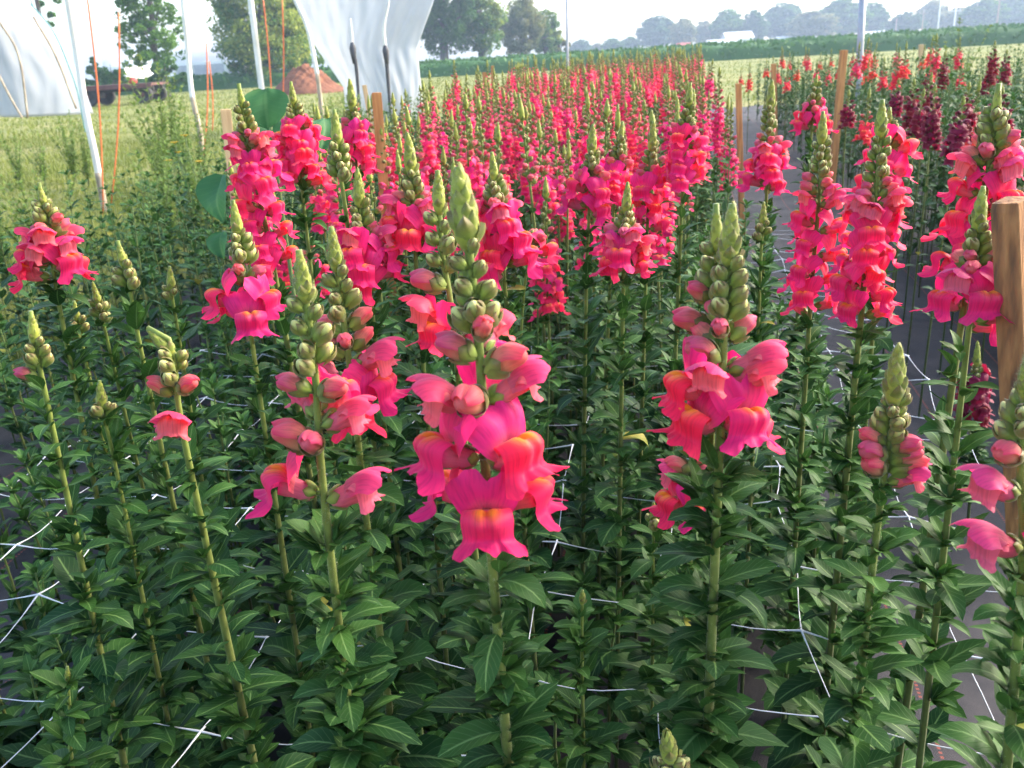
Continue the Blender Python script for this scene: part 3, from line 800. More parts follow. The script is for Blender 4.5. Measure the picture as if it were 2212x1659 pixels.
def sepals(L, r0, r1, n=5, q=(6, 5), tipc=BROWN, seed=0, wfac=1.0, spread=0.0, close=0.62):
    r = np.random.default_rng(seed); mb = MB()
    t = np.linspace(0, 1, q[0]); u = np.linspace(-1, 1, q[1])
    for k in range(n):
        a0 = 2 * math.pi * (k + 0.25 * r.uniform(-1, 1)) / n + 0.3
        Lk = L * r.uniform(0.85, 1.15)
        wd = 1.15 * wfac * np.sin(np.pi * np.clip(t * 0.84 + 0.16, 0, 1)) ** 0.95 * (2 * math.pi / n) / 2
        T, U = np.meshgrid(t, u, indexing='ij')
        ang = a0 + U * wd[:, None]
        R = r0 * (1 - T * (close > 0.7)) + (r1 - r0 * (1 - T * (close > 0.7))) * np.sin(T * math.pi * close) + spread * T ** 2 + 0.5 * (1 - U ** 2) + 0.75 * (k % 2)
        P = np.stack([T * Lk - 1.0, R * np.cos(ang), R * np.sin(ang)], -1)
        c = GREEN * (0.75 + 0.5 * (1 - np.abs(U)))[..., None] * np.ones(3)
        f = (np.clip((T - 0.4) / 0.5, 0, 1) * (1 - 0.3 * np.abs(U)))[..., None] * 0.9
        c = c * (1 - f) + tipc * f
        mb.grid(P * MM, c)
    return mb
def loft(xs, ry, rz, zc, cols, seg=12, n=12):
    t = np.linspace(0, 1, n); tk = np.linspace(0, 1, len(xs))
    A = cinterp(t, tk, np.stack([xs, ry, rz, zc], -1)); A[:, 1:3] = np.maximum(A[:, 1:3], 0.02)
    C = cinterp(t, tk, np.asarray(cols, float))
    th = np.linspace(0, 2 * math.pi, seg, endpoint=False)
    P = np.stack([np.repeat(A[:, :1], seg, 1), A[:, 1:2] * np.cos(th), A[:, 3:] + A[:, 2:3] * np.sin(th)], -1)
    return P * MM, np.clip(np.repeat(C[:, None], seg, 1), 0, 1)
def flower_parts(o, seed, pal='pink', q=1.0):
    """o = 1 fully open .. 0.35 just opening. Returns tube, upper lip, lower lip, calyx meshes"""
    r = np.random.default_rng(seed); tube_c, up_c, lo_c, pal_c, org_c, bud_c = [np.array(c) for c in PAL[pal]]
    ph = r.uniform(0, 6.28, 6); asym = r.uniform(-0.12, 0.12)
    k = min(1, o)
    mb_t = MB()
    base_c = lerp(tube_c, (0.75, 0.45, 0.28), 0.55 - 0.35 * k)
    P, C = loft([0, 2, 6, 11, 16, 19.5], [2.2, 4.2, 5.0, 5.2, 6.2, 6.9], [2.4, 4.8, 5.4, 5.6, 6.6, 6.6], [0, -0.6, -0.4, 0.2, 0.8, 1.2],
                [base_c, base_c, tube_c, tube_c, tube_c, up_c], seg=max(8, int(14 * q)), n=max(6, int(12 * q)))
    mb_t.grid(P, C, close=True)
    # ---- upper lip: a hood that rises from the mouth and folds back in two lobes
    ns, n_t = max(9, int(25 * q)), max(6, int(15 * q))
    s = np.linspace(-1, 1, ns); t = np.linspace(0, 1, n_t)
    T, S = np.meshgrid(t, s, indexing='ij')
    ang_open = np.radians([42, 62, 84, 108, 132, 150]); ang_shut = np.radians([12, 6, -12, -38, -70, -95])
    angk = lerp(ang_shut, ang_open, max(0, (k - 0.35) / 0.65))
    tt = np.linspace(0, 1, 40); al = np.interp(tt, np.linspace(0, 1, 6), angk)
    px = 12 + 24 * np.concatenate([[0], np.cumsum(np.cos(al))[:-1] / 40]); pz = 7.0 + 24 * np.concatenate([[0], np.cumsum(np.sin(al))[:-1] / 40])
    outl = 0.74 + 0.26 * np.abs(np.sin(np.pi * np.clip(np.abs(S) * 0.93 + 0.04, 0, 1))) ** 0.6
    Tt = T * outl * r.uniform(0.95, 1.05)
    X = np.interp(Tt, tt, px); Z = np.interp(Tt, tt, pz)
    W = np.interp(T, [0, 0.25, 0.5, 0.75, 1], lerp([6.0, 7.5, 8.5, 8.0, 6.5], [7.0, 10.5, 15.5, 19.5, 21.5], k))
    Y = W * (S + asym * T * (1 - np.abs(S)))
    wrap = lerp(np.interp(T, [0, 0.4, 1], [6.5, 8.5, 9.0]), np.interp(T, [0, 0.35, 0.7, 1], [7.0, 8.0, 4.0, 1.5]), k)
    Z = Z - wrap * np.abs(S) ** 2.2
    X = X - (1.5 + 5.5 * k * T) * S ** 2
    X = X + k * T ** 1.5 * (1.6 * np.sin(3.2 * S * 2 + ph[0]) + 0.9 * np.sin(7 * S + ph[1] + 3 * T))
    Z = Z + k * T ** 1.5 * (1.3 * np.sin(2.6 * S * 2 + ph[2]) + 0.8 * np.sin(8 * S + ph[3]))
    Y = Y + 0.6 * np.sin(5 * T + ph[4]) * S
    X = X + k * T ** 3 * (0.6 * np.sin(13 * S + ph[4]) + 0.3 * np.sin(23 * S + ph[5])); Z = Z + k * T ** 3 * 0.7 * np.sin(21 * S + ph[0])
    # crease down the middle between the lobes
    X = X - 1.2 * k * np.exp(-(S / 0.16) ** 2) * T
    cu = lerp(tube_c, up_c, 1)[None, None] * np.ones((n_t, ns, 1))
    g = np.clip(1 - T * 2.2, 0, 1)[..., None]
    cu = cu * (1 - g) + tube_c * g
    edge = (np.clip((T - 0.75) / 0.25, 0, 1) * 0.25)[..., None]
    cu = cu * (1 - edge) + np.array(up_c * 0.8 + np.array((0.12, 0.02, 0.10))) * edge
    if k < 0.7: cu = lerp(cu, bud_c, 0.5 * (1 - k))
    mb_u = MB(); mb_u.grid(np.stack([X, Y, Z], -1) * MM, cu)
    # ---- lower lip: two-humped palate that closes the mouth, then three spreading lobes
    ns, n_t = max(11, int(29 * q)), max(8, int(23 * q))
    s = np.linspace(-1, 1, ns); t = np.linspace(0, 1, n_t)
    T, S = np.meshgrid(t, s, indexing='ij')
    tk = [0, 0.14, 0.3, 0.46, 0.6, 0.8, 1.0]
    path_o = [(14, 2), (20, 9.0), (27.5, 9.6), (32.5, 3.4), (27.2, -4.2), (29.0, -8.2), (34, -10.8)]
    path_s = [(14, 0), (18, 3), (21, 1.5), (22, -2), (20.5, -5), (18, -6.5), (15, -7.2)]
    outl = 0.83 + 0.17 * np.abs(np.cos(1.5 * np.pi * S * 0.98)) ** 0.7 - 0.09 * np.clip((np.abs(S) - 0.72) / 0.28, 0, 1) ** 2
    T2 = np.where(T > 0.5, 0.5 + (T - 0.5) * (1 - (1 - outl) * 2.0), T)
    A = cinterp(T2, tk, lerp(path_s, path_o, k))
    X, Z = A[..., 0], A[..., 1]
    Wk = lerp([4.5, 6.5, 7, 7, 6.8, 6.5, 6], [5, 9.0, 12.2, 13.5, 13.0, 19.5, 24.5], k)
    W = cinterp(T2, tk, Wk)[..., 0]
    Y = W * (S + asym * np.clip(T - 0.4, 0, 1))
    side = np.interp(T2, tk, lerp([2, 5, 7, 7, 5, 4, 3], [2, 6.5, 9, 9.8, 7, 5.0, 4.0], k))
    X = X - side * np.abs(S) ** 2.0
    Z = Z - np.interp(T2, tk, [1, 3.0, 1.5, 0, 2, 5.0 * k, 6.5 * k]) * S ** 2
    hump = np.interp(T2, tk, [0, 1, 1, 0.7, 0.25, 0, 0])
    gr = np.exp(-(S / 0.17) ** 2)
    X = X - 3.2 * hump * gr; Z = Z - 2.2 * hump * gr * (T2 < 0.35)
    lob = np.clip((T - 0.55) / 0.45, 0, 1)
    X = X + k * lob ** 1.3 * (1.9 * np.sin(6.5 * S + ph[3]) + 1.1 * np.sin(13 * S + ph[5] + 2 * T)) - 1.6 * k * lob * np.exp(-((np.abs(S) - 0.34) / 0.1) ** 2)
    Z = Z + k * lob ** 1.3 * 1.0 * np.sin(9 * S + ph[2])
    X = X + k * lob ** 2 * (0.55 * np.sin(17 * S + ph[0]) + 0.25 * np.sin(29 * S + ph[1])); Z = Z + k * lob ** 2 * (0.6 * np.sin(25 * S + ph[4]) + 0.9 * np.sin(5 * S + ph[1]))
    f = np.interp(T2, tk, [0.2, 0.8, 0.7, 0.4, 0.1, 0.0, 0.0])[..., None] * (1 - 0.35 * S[..., None] ** 2)
    cl = lo_c * (1 - f) + pal_c * f
    og = np.exp(-((T2 - 0.27) / 0.11) ** 2) * np.exp(-((np.abs(S) - 0.22) / 0.30) ** 2)
    og = np.clip(og * 1.15, 0, 1)[..., None] * min(1, 0.2 + k)
    cl = cl * (1 - og) + org_c * og
    back = np.clip((0.06 - T2) / 0.06, 0, 1)[..., None]
    cl = cl * (1 - back) + tube_c * back
    if k < 0.7: cl = lerp(cl, lerp(tube_c, (0.78, 0.42, 0.26), 0.6), 0.75 * (1 - k))
    mb_l = MB(); mb_l.grid(np.stack([X, Y, Z + 0.8], -1) * MM, np.clip(cl, 0, 1))
    mb_c = sepals(8.5, 2.6, 5.4, q=(5, 4) if q < 0.8 else (7, 6), seed=seed, tipc=lerp(GREEN, BROWN, 0.6))
    return mb_t, mb_u, mb_l, mb_c
def closed_bud(seed, pal='pink', q=1.0, size=1.0):
    """coloured bud, still shut: folded hood over a paler pouch, calyx round its foot"""
    r = np.random.default_rng(seed); tube_c, up_c, lo_c, pal_c, org_c, bud_c = [np.array(c) for c in PAL[pal]]
    pale = np.array((0.72, 0.46, 0.20)) if pal != 'dark' else np.array((0.2, 0.05, 0.05))
    mb = MB()
    P, C = loft([0, 3, 8, 13, 17, 19.5, 20.3], [2.2, 4.6, 5.0, 5.2, 4.6, 2.6, 0.02], [2.4, 5.0, 5.6, 6.0, 5.2, 2.8, 0.02], [0, -0.3, 0, 0.2, -0.6, -1.8, -2.2],
                [pale * 0.85, pale, lerp(pale, bud_c, 0.35), lerp(pale, bud_c, 0.75), bud_c, bud_c, bud_c], seg=max(8, int(14 * q)), n=max(7, int(15 * q)))
    mb.grid(P, C, close=True)
    ns, n_t = max(7, int(15 * q)), max(5, int(11 * q))
    T, S = np.meshgrid(np.linspace(0, 1, n_t), np.linspace(-1, 1, ns), indexing='ij')
    ph = r.uniform(0, 6.28, 3)
    rr = np.interp(T, [0, 0.3, 0.6, 0.85, 1], [5.2, 6.2, 6.9, 5.9, 3.6])
    ang = S * (1.75 - 0.35 * T) + 0.15 * np.sin(4 * T + ph[0])
    X = 6 + 16.5 * T - 3.2 * np.abs(S) * T + 1.2 * T ** 3 * np.sin(5 * S + ph[1])
    Y = rr * np.sin(ang); Z = rr * np.cos(ang) * 1.04 - 4.2 * T ** 2.5 + 0.7
    dent = np.exp(-(S / 0.14) ** 2) * T
    Z = Z - 1.7 * dent; X = X - 1.2 * dent
    c = lerp(lerp(pale, bud_c, 0.45), lerp(bud_c, up_c, 0.5), T[..., None])
    c = lerp(c, up_c * 0.8, (np.clip(np.abs(S) - 0.72, 0, 1) / 0.28 * 0.6)[..., None])
    mb.grid(np.stack([X, Y, Z], -1) * MM, np.clip(c, 0, 1))
    mc = sepals(11.5, 2.8, 6.7, q=(5, 4) if q < 0.8 else (7, 6), seed=seed, wfac=1.25)
    return mb, mc
def green_bud(seed, q=1.0, tipc=(0.46, 0.45, 0.12)):
    mb = MB()
    P, C = loft([0, 2, 5.5, 9.5, 12.5, 13.4], [1.8, 3.6, 4.2, 3.4, 1.5, 0.02], [1.8, 3.8, 4.4, 3.6, 1.6, 0.02], [0, 0, 0, 0, 0, 0],
                [GREEN, GREEN, GTIP, tipc, lerp(tipc, (0.6, 0.55, 0.22), 0.5), (0.6, 0.55, 0.22)], seg=max(7, int(10 * q)), n=max(6, int(11 * q)))
    mb.grid(P, C, close=True)
    mc = sepals(13.2, 2.4, 5.2, q=(6, 4) if q < 0.8 else (8, 6), seed=seed, wfac=1.2, close=0.87)
    return mb, mc
def scale_leaf(mb, M4, L, W, q=(5, 5), tip=0.5, cup=0.35, base=GREEN, tipc=BROWN, bow=0.2):
    """one bract or small pointed leaf: +X along, cupped towards +Z"""
    T, U = np.meshgrid(np.linspace(0, 1, q[0]), np.linspace(-1, 1, q[1]), indexing='ij')
    wd = W * np.sin(np.pi * np.clip(T * 0.8 + 0.2, 0, 1)) ** 0.9
    P = np.stack([T * L, U * wd, cup * W * U ** 2 + L * bow * np.sin(T * 2.4)], -1)
    c = base * (0.8 + 0.4 * (1 - np.abs(U)))[..., None] * np.ones(3)
    f = np.clip((T - 0.38) / 0.45, 0, 1)[..., None] * tip
    c = c * (1 - f) + tipc * f
    A = np.array(M4); P = P @ A[:3, :3].T + A[:3, 3]
    mb.grid(P, c)
def frame(p, xdir, up):
    x = np.asarray(xdir, float); x = x / np.linalg.norm(x)
    y = np.cross(up, x); ny = np.linalg.norm(y)
    y = y / ny if ny > 1e-6 else np.array([0, 1.0, 0])
    z = np.cross(x, y)
    A = np.eye(4); A[:3, 0], A[:3, 1], A[:3, 2], A[:3, 3] = x, y, z, p
    return A
def tip_cone(axis_pts, L, rad, seed, q=(6, 5), n=30):
    """the crowded tip of the spike: overlapping bracts spiralling round an egg-shaped core. axis from foot to tip"""
    r = np.random.default_rng(seed); mb = MB()
    foot, tip = np.asarray(axis_pts[0]), np.asarray(axis_pts[-1])
    ax = (tip - foot); Lx = np.linalg.norm(ax); ax = ax / Lx
    t = np.linspace(0, 1, 9)
    prof = rad * np.array([0.5, 0.75, 0.85, 0.84, 0.78, 0.66, 0.5, 0.28, 0.03])
    core = [foot + ax * Lx * v * 0.96 for v in t]
    mb.tube(core, prof, GTIP * 0.9, seg=9)
    a_ref = np.array([1.0, 0, 0]); a_ref = a_ref - ax * (a_ref @ ax); a_ref /= np.linalg.norm(a_ref); b_ref = np.cross(ax, a_ref)
    for k in range(n):
        v = (k / n) ** 0.85
        h = v * 0.86
        an = k * 2.39996 + r.uniform(-0.15, 0.15)
        out = a_ref * math.cos(an) + b_ref * math.sin(an)
        rr = np.interp(h, t, prof)
        p = foot + ax * Lx * h + out * rr * 0.72
        lean = 0.10 - 0.42 * h + r.uniform(-0.05, 0.05)
        if v < 0.3: lean += 0.34 * (0.3 - v) / 0.3
        d = ax * math.cos(lean) + out * math.sin(lean)
        sl = rad * (1.75 - 0.7 * v) * r.uniform(0.85, 1.12)
        scale_leaf(mb, frame(p, d, -out) @ np.diag([1, 1, -1, 1]), sl, sl * 0.36, q, tip=r.uniform(0.45, 1.0) * (1 - 0.5 * v), cup=-0.6, base=lerp(GREEN * 1.05, GTIP, v) * r.uniform(0.85, 1.15), tipc=lerp(BROWN, GREEN, 0.25))
    return mb

# ------------------------------------------------------------------ leaves
def leaf(mb, p, out, up, L, W, e0, droop, r, q=(7, 5), shade=0.5, mat=0, fold=0.25):
    """lance-shaped leaf from p; e0 = starting angle above the horizontal, droop = total bend"""
    t = np.linspace(0, 1, q[0]); u = np.linspace(-1, 1, q[1])
    a = e0 - droop * t
    dt = L / (q[0] - 1)
    x = np.concatenate([[0], np.cumsum(np.cos(a[:-1]))]) * dt; z = np.concatenate([[0], np.cumsum(np.sin(a[:-1]))]) * dt
    wd = W * (np.sin(np.pi * t ** 0.85) ** 0.75) * 1.0 + W * 0.07 * (1 - t)
    side = np.cross(up, out); side /= np.linalg.norm(side) + 1e-9
    nx, nz = -np.sin(a), np.cos(a)
    tw = r.uniform(-0.5, 0.5) * t
    ph = r.uniform(0, 6.28)
    T, U = np.meshgrid(t, u, indexing='ij')
    h = wd[:, None] * (fold * np.abs(U) + 0.10 * np.sin(9 * T + ph) * U + tw[:, None] * U)
    sx = wd[:, None] * U
    bend = r.uniform(-0.15, 0.15) * L * T ** 2
    P = p + out * (x[:, None] + nx[:, None] * h)[..., None] + up * (z[:, None] + nz[:, None] * h)[..., None] + side * (sx + bend)[..., None]
    uv = np.stack([(U + 1) / 2, T], -1)
    mb.grid(P, np.full(3, shade), mat, uv)
UPV = np.array([0, 0, 1.0])
def foliage(curve, s0, s1, n, l0, l1, r, q=(7, 5), axil=0.6, young=0.0, w=0.37, twist=2.4):
    """leaves in loose, uneven knots up the stem between fractions s0 (bottom) and s1 (top); l0, l1 = leaf length at bottom and top"""
    mb = MB()
    S = np.linspace(0, 1, len(curve))
    m_ = max(3, int(n / 2.2)); a = r.uniform(0, 6.28)
    for k in range(m_):
        f = min(1.0, (k + r.uniform(0, 0.9)) / m_)
        s = s0 + (s1 - s0) * f ** 0.7
        p = np.array([np.interp(s, S, curve[:, i]) for i in range(3)])
        a += 2.0 + r.uniform(-0.6, 0.6)
        L0 = (l0 + (l1 - l0) * f ** 0.8)
        for j in range(r.integers(1, 4)):
            b = a + j * 2.1 + r.uniform(-0.5, 0.5)
            out = np.array([math.cos(b), math.sin(b), 0.0])
            L = L0 * r.uniform(0.55, 1.3 - 0.25 * f)
            e0 = r.uniform(0.0, 0.95) + 0.15 * f; dr = r.uniform(-0.2, 1.1) if r.random() < 0.85 else r.uniform(1.2, 2.0)
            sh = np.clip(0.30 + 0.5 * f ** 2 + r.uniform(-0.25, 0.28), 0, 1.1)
            if r.random() < 0.008: sh = 1.6
            leaf(mb, p + out * 0.002 + UPV * r.uniform(-0.004, 0.004), out, UPV, L, L * w * r.uniform(0.42, 0.72), e0, dr, r, q, sh, fold=r.uniform(0.0, 0.45))
        if r.random() < axil:      # little shoot of young leaves in the leaf's armpit
            Ls = max(0.013, L0 * r.uniform(0.45, 0.8))
            q0 = p + out * 0.004 + UPV * 0.006
            for j in range(r.integers(4, 8)):
                b = a + r.uniform(-1.8, 1.8)
                o2 = np.array([math.cos(b), math.sin(b), 0.0])
                leaf(mb, q0 + o2 * 0.001, o2, UPV, Ls * r.uniform(0.5, 1.15), Ls * w * 0.55, r.uniform(0.2, 1.25), r.uniform(-0.1, 1.2), r, (5, 3) if q[0] < 7 else (6, 5), np.clip(0.6 + 0.35 * f + r.uniform(-0.15, 0.25), 0, 1.2))
    if young:                       # tuft of the growing tip
        p = curve[-1]
        for j in range(int(young)):
            b = j * 2.4; o2 = np.array([math.cos(b), math.sin(b), 0.0])
            Ls = l1 * (1.0 - 0.6 * j / young)
            leaf(mb, p - UPV * 0.012 * (1 - j / young), o2, UPV, Ls, Ls * w * 0.5, 0.5 + 0.9 * j / young, 0.7, r, (6, 5), np.clip(0.75 + 0.25 * j / young, 0, 1))
    return mb
def hairs(mb, P0, Nn, n, L, wd, r):
    """fine pale hairs standing off a skin given by points and outward normals"""
    i = r.integers(0, len(P0), n)
    d = Nn[i] + r.normal(0, 0.35, (n, 3)); d /= np.linalg.norm(d, axis=1)[:, None]
    s = np.cross(d, r.normal(size=(n, 3))); s /= np.linalg.norm(s, axis=1)[:, None]
    l = L * r.uniform(0.5, 1.2, (n, 1)); p = P0[i] + r.normal(0, 0.0004, (n, 3))
    mb.quads(np.stack([p - s * wd, p + s * wd, p + d * l + s * wd * 0.3, p + d * l - s * wd * 0.3], 1), np.full((n, 3), 1.0) * np.array((0.42, 0.45, 0.26)))
def stem_mb(curve, r0, r1, seg=8, c0=(0.035, 0.065, 0.015), c1=(0.20, 0.26, 0.045), cm=(0.12, 0.14, 0.03)):
    k = len(curve); t = np.linspace(0, 1, k)[:, None]
    c = np.where(t < 0.55, np.array(c0) + (np.array(cm) - np.array(c0)) * t / 0.55, np.array(cm) + (np.array(c1) - np.array(cm)) * (t - 0.55) / 0.45)
    mb = MB(); mb.tube(curve, np.interp(t[:, 0], [0, 0.6, 1], [r0, r0 * 0.92, r1]), c, seg)
    return mb

# shared organ meshes ------------------------------------------------
LIB = {}
def lib(pal):
    """organ meshes of one colour: parted flowers for the nearest plants, whole ones for the rest"""
    if pal in LIB: return LIB[pal]
    d = {'open': [], 'half': [], 'bud': [], 'gbud': [], 'MB': {'open': [], 'half': [], 'bud': [], 'gbud': []}}
    for kind, o, n in (('open', 1.0, 5), ('half', 0.45, 3)):
        for k in range(n):
            parts = flower_parts(o - 0.08 * (k % 3) * (kind == 'open'), 100 + 17 * k, pal)
            names = ('flower', 'upper_lip', 'lower_lip', 'calyx')
            ms = [p.mesh(nm, ['petal' if nm != 'calyx' else 'green']) for p, nm in zip(parts, names)]
            whole = MB()
            for p, mi in zip(parts, (0, 0, 0, 1)): whole.add(p, mat=mi)
            lo = MB()
            for p, mi in zip(flower_parts(o, 100 + 17 * k, pal, q=0.42), (0, 0, 0, 1)): lo.add(p, mat=mi)
            d[kind].append((ms, whole.mesh('flower', ['petal', 'green']), lo.mesh('flower', ['petal', 'green'])))
            d['MB'][kind].append(lo)
    for kind, fn in (('bud', lambda k, q: closed_bud(200 + k, pal, q)), ('gbud', lambda k, q: green_bud(300 + k, q))):
        for k in range(3):
            pr = fn(k, 1.0)
            mats = ['petal', 'green'] if kind == 'bud' else ['green', 'green']
            ms = [pr[0].mesh('bud', mats[:1]), pr[1].mesh('calyx', ['green'])]
            whole = MB(); whole.add(pr[0], mat=0); whole.add(pr[1], mat=1)
            lo = MB(); pl = fn(k, 0.5); lo.add(pl[0], mat=0); lo.add(pl[1], mat=1)
            d[kind].append((ms, whole.mesh('bud', mats), lo.mesh('bud', mats)))
            d['MB'][kind].append(lo)
    LIB[pal] = d
    return d
def add_organ(parent, kind, M4, pal, lod, k):
    """lod 2: flower with its lips and calyx as sub-parts; 1: whole fine mesh; 0: whole light mesh"""
    src = lib(pal)[kind]; src = src[k % len(src)]
    nm = {'open': 'flower', 'half': 'opening_flower', 'bud': 'bud', 'gbud': 'green_bud'}[kind]
    if lod == 2:
        o = link(nm, src[0][0], parent, M4)
        for me in src[0][1:]: link(me.name.split('.')[0], me, o)
    else:
        o = link(nm, src[1] if lod == 1 else src[2], parent, M4)
    return o
def organ_matrix(p, ax, az_dir, kind, scale, r, srad):
    """pose of an organ on the stem at p: az_dir points away from the stem"""
    el = {'open': r.uniform(0.12, 0.32), 'half': r.uniform(0.35, 0.6), 'bud': r.uniform(0.5, 0.8), 'gbud': r.uniform(0.75, 1.0)}[kind]
    d = az_dir * math.cos(el) + ax * math.sin(el)
    off = srad + {'open': 0.004, 'half': 0.003, 'bud': 0.003, 'gbud': 0.002}[kind]
    A = frame(p + az_dir * off * 0.8, d, ax)
    rl = r.uniform(-0.12, 0.12); R = np.eye(4); R[1:3, 1:3] = [[math.cos(rl), -math.sin(rl)], [math.sin(rl), math.cos(rl)]]
    return A @ R @ np.diag([scale, scale, scale, 1.0])
# ------------------------------------------------------------------ one snapdragon from its stem line
def resample(C, k=44):
    s = np.concatenate([[0], np.cumsum(np.linalg.norm(np.diff(C, axis=0), axis=1))])
    x = np.linspace(0, s[-1], k)
    return np.stack([np.interp(x, s, C[:, i]) for i in range(3)], -1), s[-1]
def snapdragon(label, tip, mid, hd, cone_y, segs, pal='pink', lod=1, leaf_y=None, sr=0.0033, group=None, cat='snapdragon', nleaf=26, l0=0.055, l1=0.024, seed=None, coner=1.0, low=None, bendtip=None, name='snapdragon'):
    seed = seed if seed is not None else abs(hash(label)) % 10000
    r = np.random.default_rng(sum(ord(c) * (i + 1) for i, c in enumerate(label)) % 99991)
    T, Mi = at(*tip, hd), at(*mid, hd)
    d = Mi - T
    k = Mi[2] / max(0.05, -d[2])
    base = Mi + np.array([d[0], d[1], 0]) * k * 0.55; base[2] = 0
    pts = [base, Mi * 0.55 + base * 0.45 + np.array([d[0], d[1], 0]) * 0.05, Mi, Mi * 0.45 + T * 0.55 + SIDE * r.uniform(-0.003, 0.003), T]
    if bendtip is not None: pts[-1] = at(*bendtip[1], hd); pts[-2] = at(*bendtip[0], hd)
    C, Lc = resample(bez(pts, 12), 48)
    py = np.array([proj(p)[1] for p in C])                      # decreasing up the stem
    S = np.linspace(0, 1, len(C))
    o_ = np.argsort(py)
    s_of = lambda y: float(np.interp(y, py[o_], S[o_]))
    e = empty(name, base, label, cat, group)
    C = C - base
    P = lambda s: np.array([np.interp(s, S, C[:, i]) for i in range(3)])
    sc_ = s_of(cone_y)
    kk = max(6, int(sc_ * 47) + 3)
    brk = stem_mb(C[:kk], sr, sr * 0.55, 10 if lod == 2 else 7)          # stem with its bracts and flower stalks
    if lod == 2:
        a_ = r.uniform(0, 6.28, 900); s_ = r.uniform(0.45, sc_ + 0.02, 900); q_ = np.stack([np.interp(s_, S, C[:, i]) for i in range(3)], -1)
        nn_ = np.stack([np.cos(a_), np.sin(a_), 0 * a_], -1)
        hairs(brk, q_ + nn_ * np.interp(s_, [0, 0.6, 1], [sr, sr * 0.92, sr * 0.55])[:, None], nn_, 5200, 0.0013, 0.00004, r)
    Lcone = Lc * (1 - sc_)
    tc_ = tip_cone([P(sc_ - 0.004), P(1.0)], Lcone, min(0.0078, max(0.0040, Lcone * 0.205)) * coner, seed, q=(7, 6) if lod == 2 else (5, 4), n=30 if lod == 2 else 20)
    if lod == 2:
        v_ = np.concatenate(tc_.V); ax_ = (P(1.0) - P(sc_)); ax_ = ax_ / np.linalg.norm(ax_); rel = v_ - P(sc_); rad_ = rel - (rel @ ax_)[:, None] * ax_
        rad_ = rad_ / (np.linalg.norm(rad_, axis=1)[:, None] + 1e-6)
        hairs(tc_, v_, rad_ + ax_ * 0.3, 2200, 0.0010, 0.00004, r)
    tc_.obj('bud_tip', 'green', e)
    cnt = 0
    ang = r.uniform(0, 6.28)
    jobs = []
    for sg in segs:
        if isinstance(sg[0], str):
            kind, y0, y1, n = sg[:4]
            for j in range(n):
                ang += 2.2 + r.uniform(-0.35, 0.35)
                f = (j + 0.5) / n
                scl = {'gbud': 0.62 + 0.42 * f, 'bud': 0.72 + 0.33 * f, 'half': 0.88 + 0.15 * f, 'open': 0.92 + 0.1 * f}[kind] * r.uniform(0.84, 1.14)
                jobs.append((y0 + (y1 - y0) * f, math.degrees(ang), kind, scl * (sg[4] if len(sg) > 4 else 1.0)))
        else: jobs.append(sg)
    smin = 1
    for y, az, kind, scl in jobs:
        s = s_of(y); smin = min(smin, s)
        p = P(s); ax = P(min(1, s + 0.02)) - P(s - 0.02); ax /= np.linalg.norm(ax)
        a = math.radians(az)
        out = -HEAD * math.cos(a) + SIDE * math.sin(a); out = out - ax * (out @ ax); out /= np.linalg.norm(out)
        sr_s = float(np.interp(s, [0, 0.6, 1], [sr, sr * 0.92, sr * 0.55]))
        A = organ_matrix(p, ax, out, kind, scl, r, sr_s)
        add_organ(e, kind, A, pal, lod if kind != 'gbud' or lod < 2 else 1, cnt); cnt += 1
        o2 = np.array([out[0], out[1], 0]); o2 /= np.linalg.norm(o2)
        Lb = {'open': 0.014, 'half': 0.013, 'bud': 0.012, 'gbud': 0.0125}[kind] * scl
        scale_leaf(brk, frame(p + out * sr_s * 0.7 - ax * 0.002, out * 0.85 + ax * 0.5 * (1 if kind == 'gbud' else 0.2), ax), Lb, Lb * 0.36, (5, 5), tip=0.5)
        brk.tube([p, p + (A[:3, 3] - p) * 1.02], [0.0014, 0.0016], GREEN, 5)
    brk.obj('stem', 'green', e)
    stop = s_of(leaf_y) if leaf_y else smin - 0.015
    lo = low if low is not None else 0.22
    foliage(C, lo, stop, int(nleaf * 3.5), l0 * 1.2, l1 * 1.3, r, q=(7, 5) if lod else (6, 3), axil=0.7, young=0).obj('foliage', 'leaf', e)
    return e

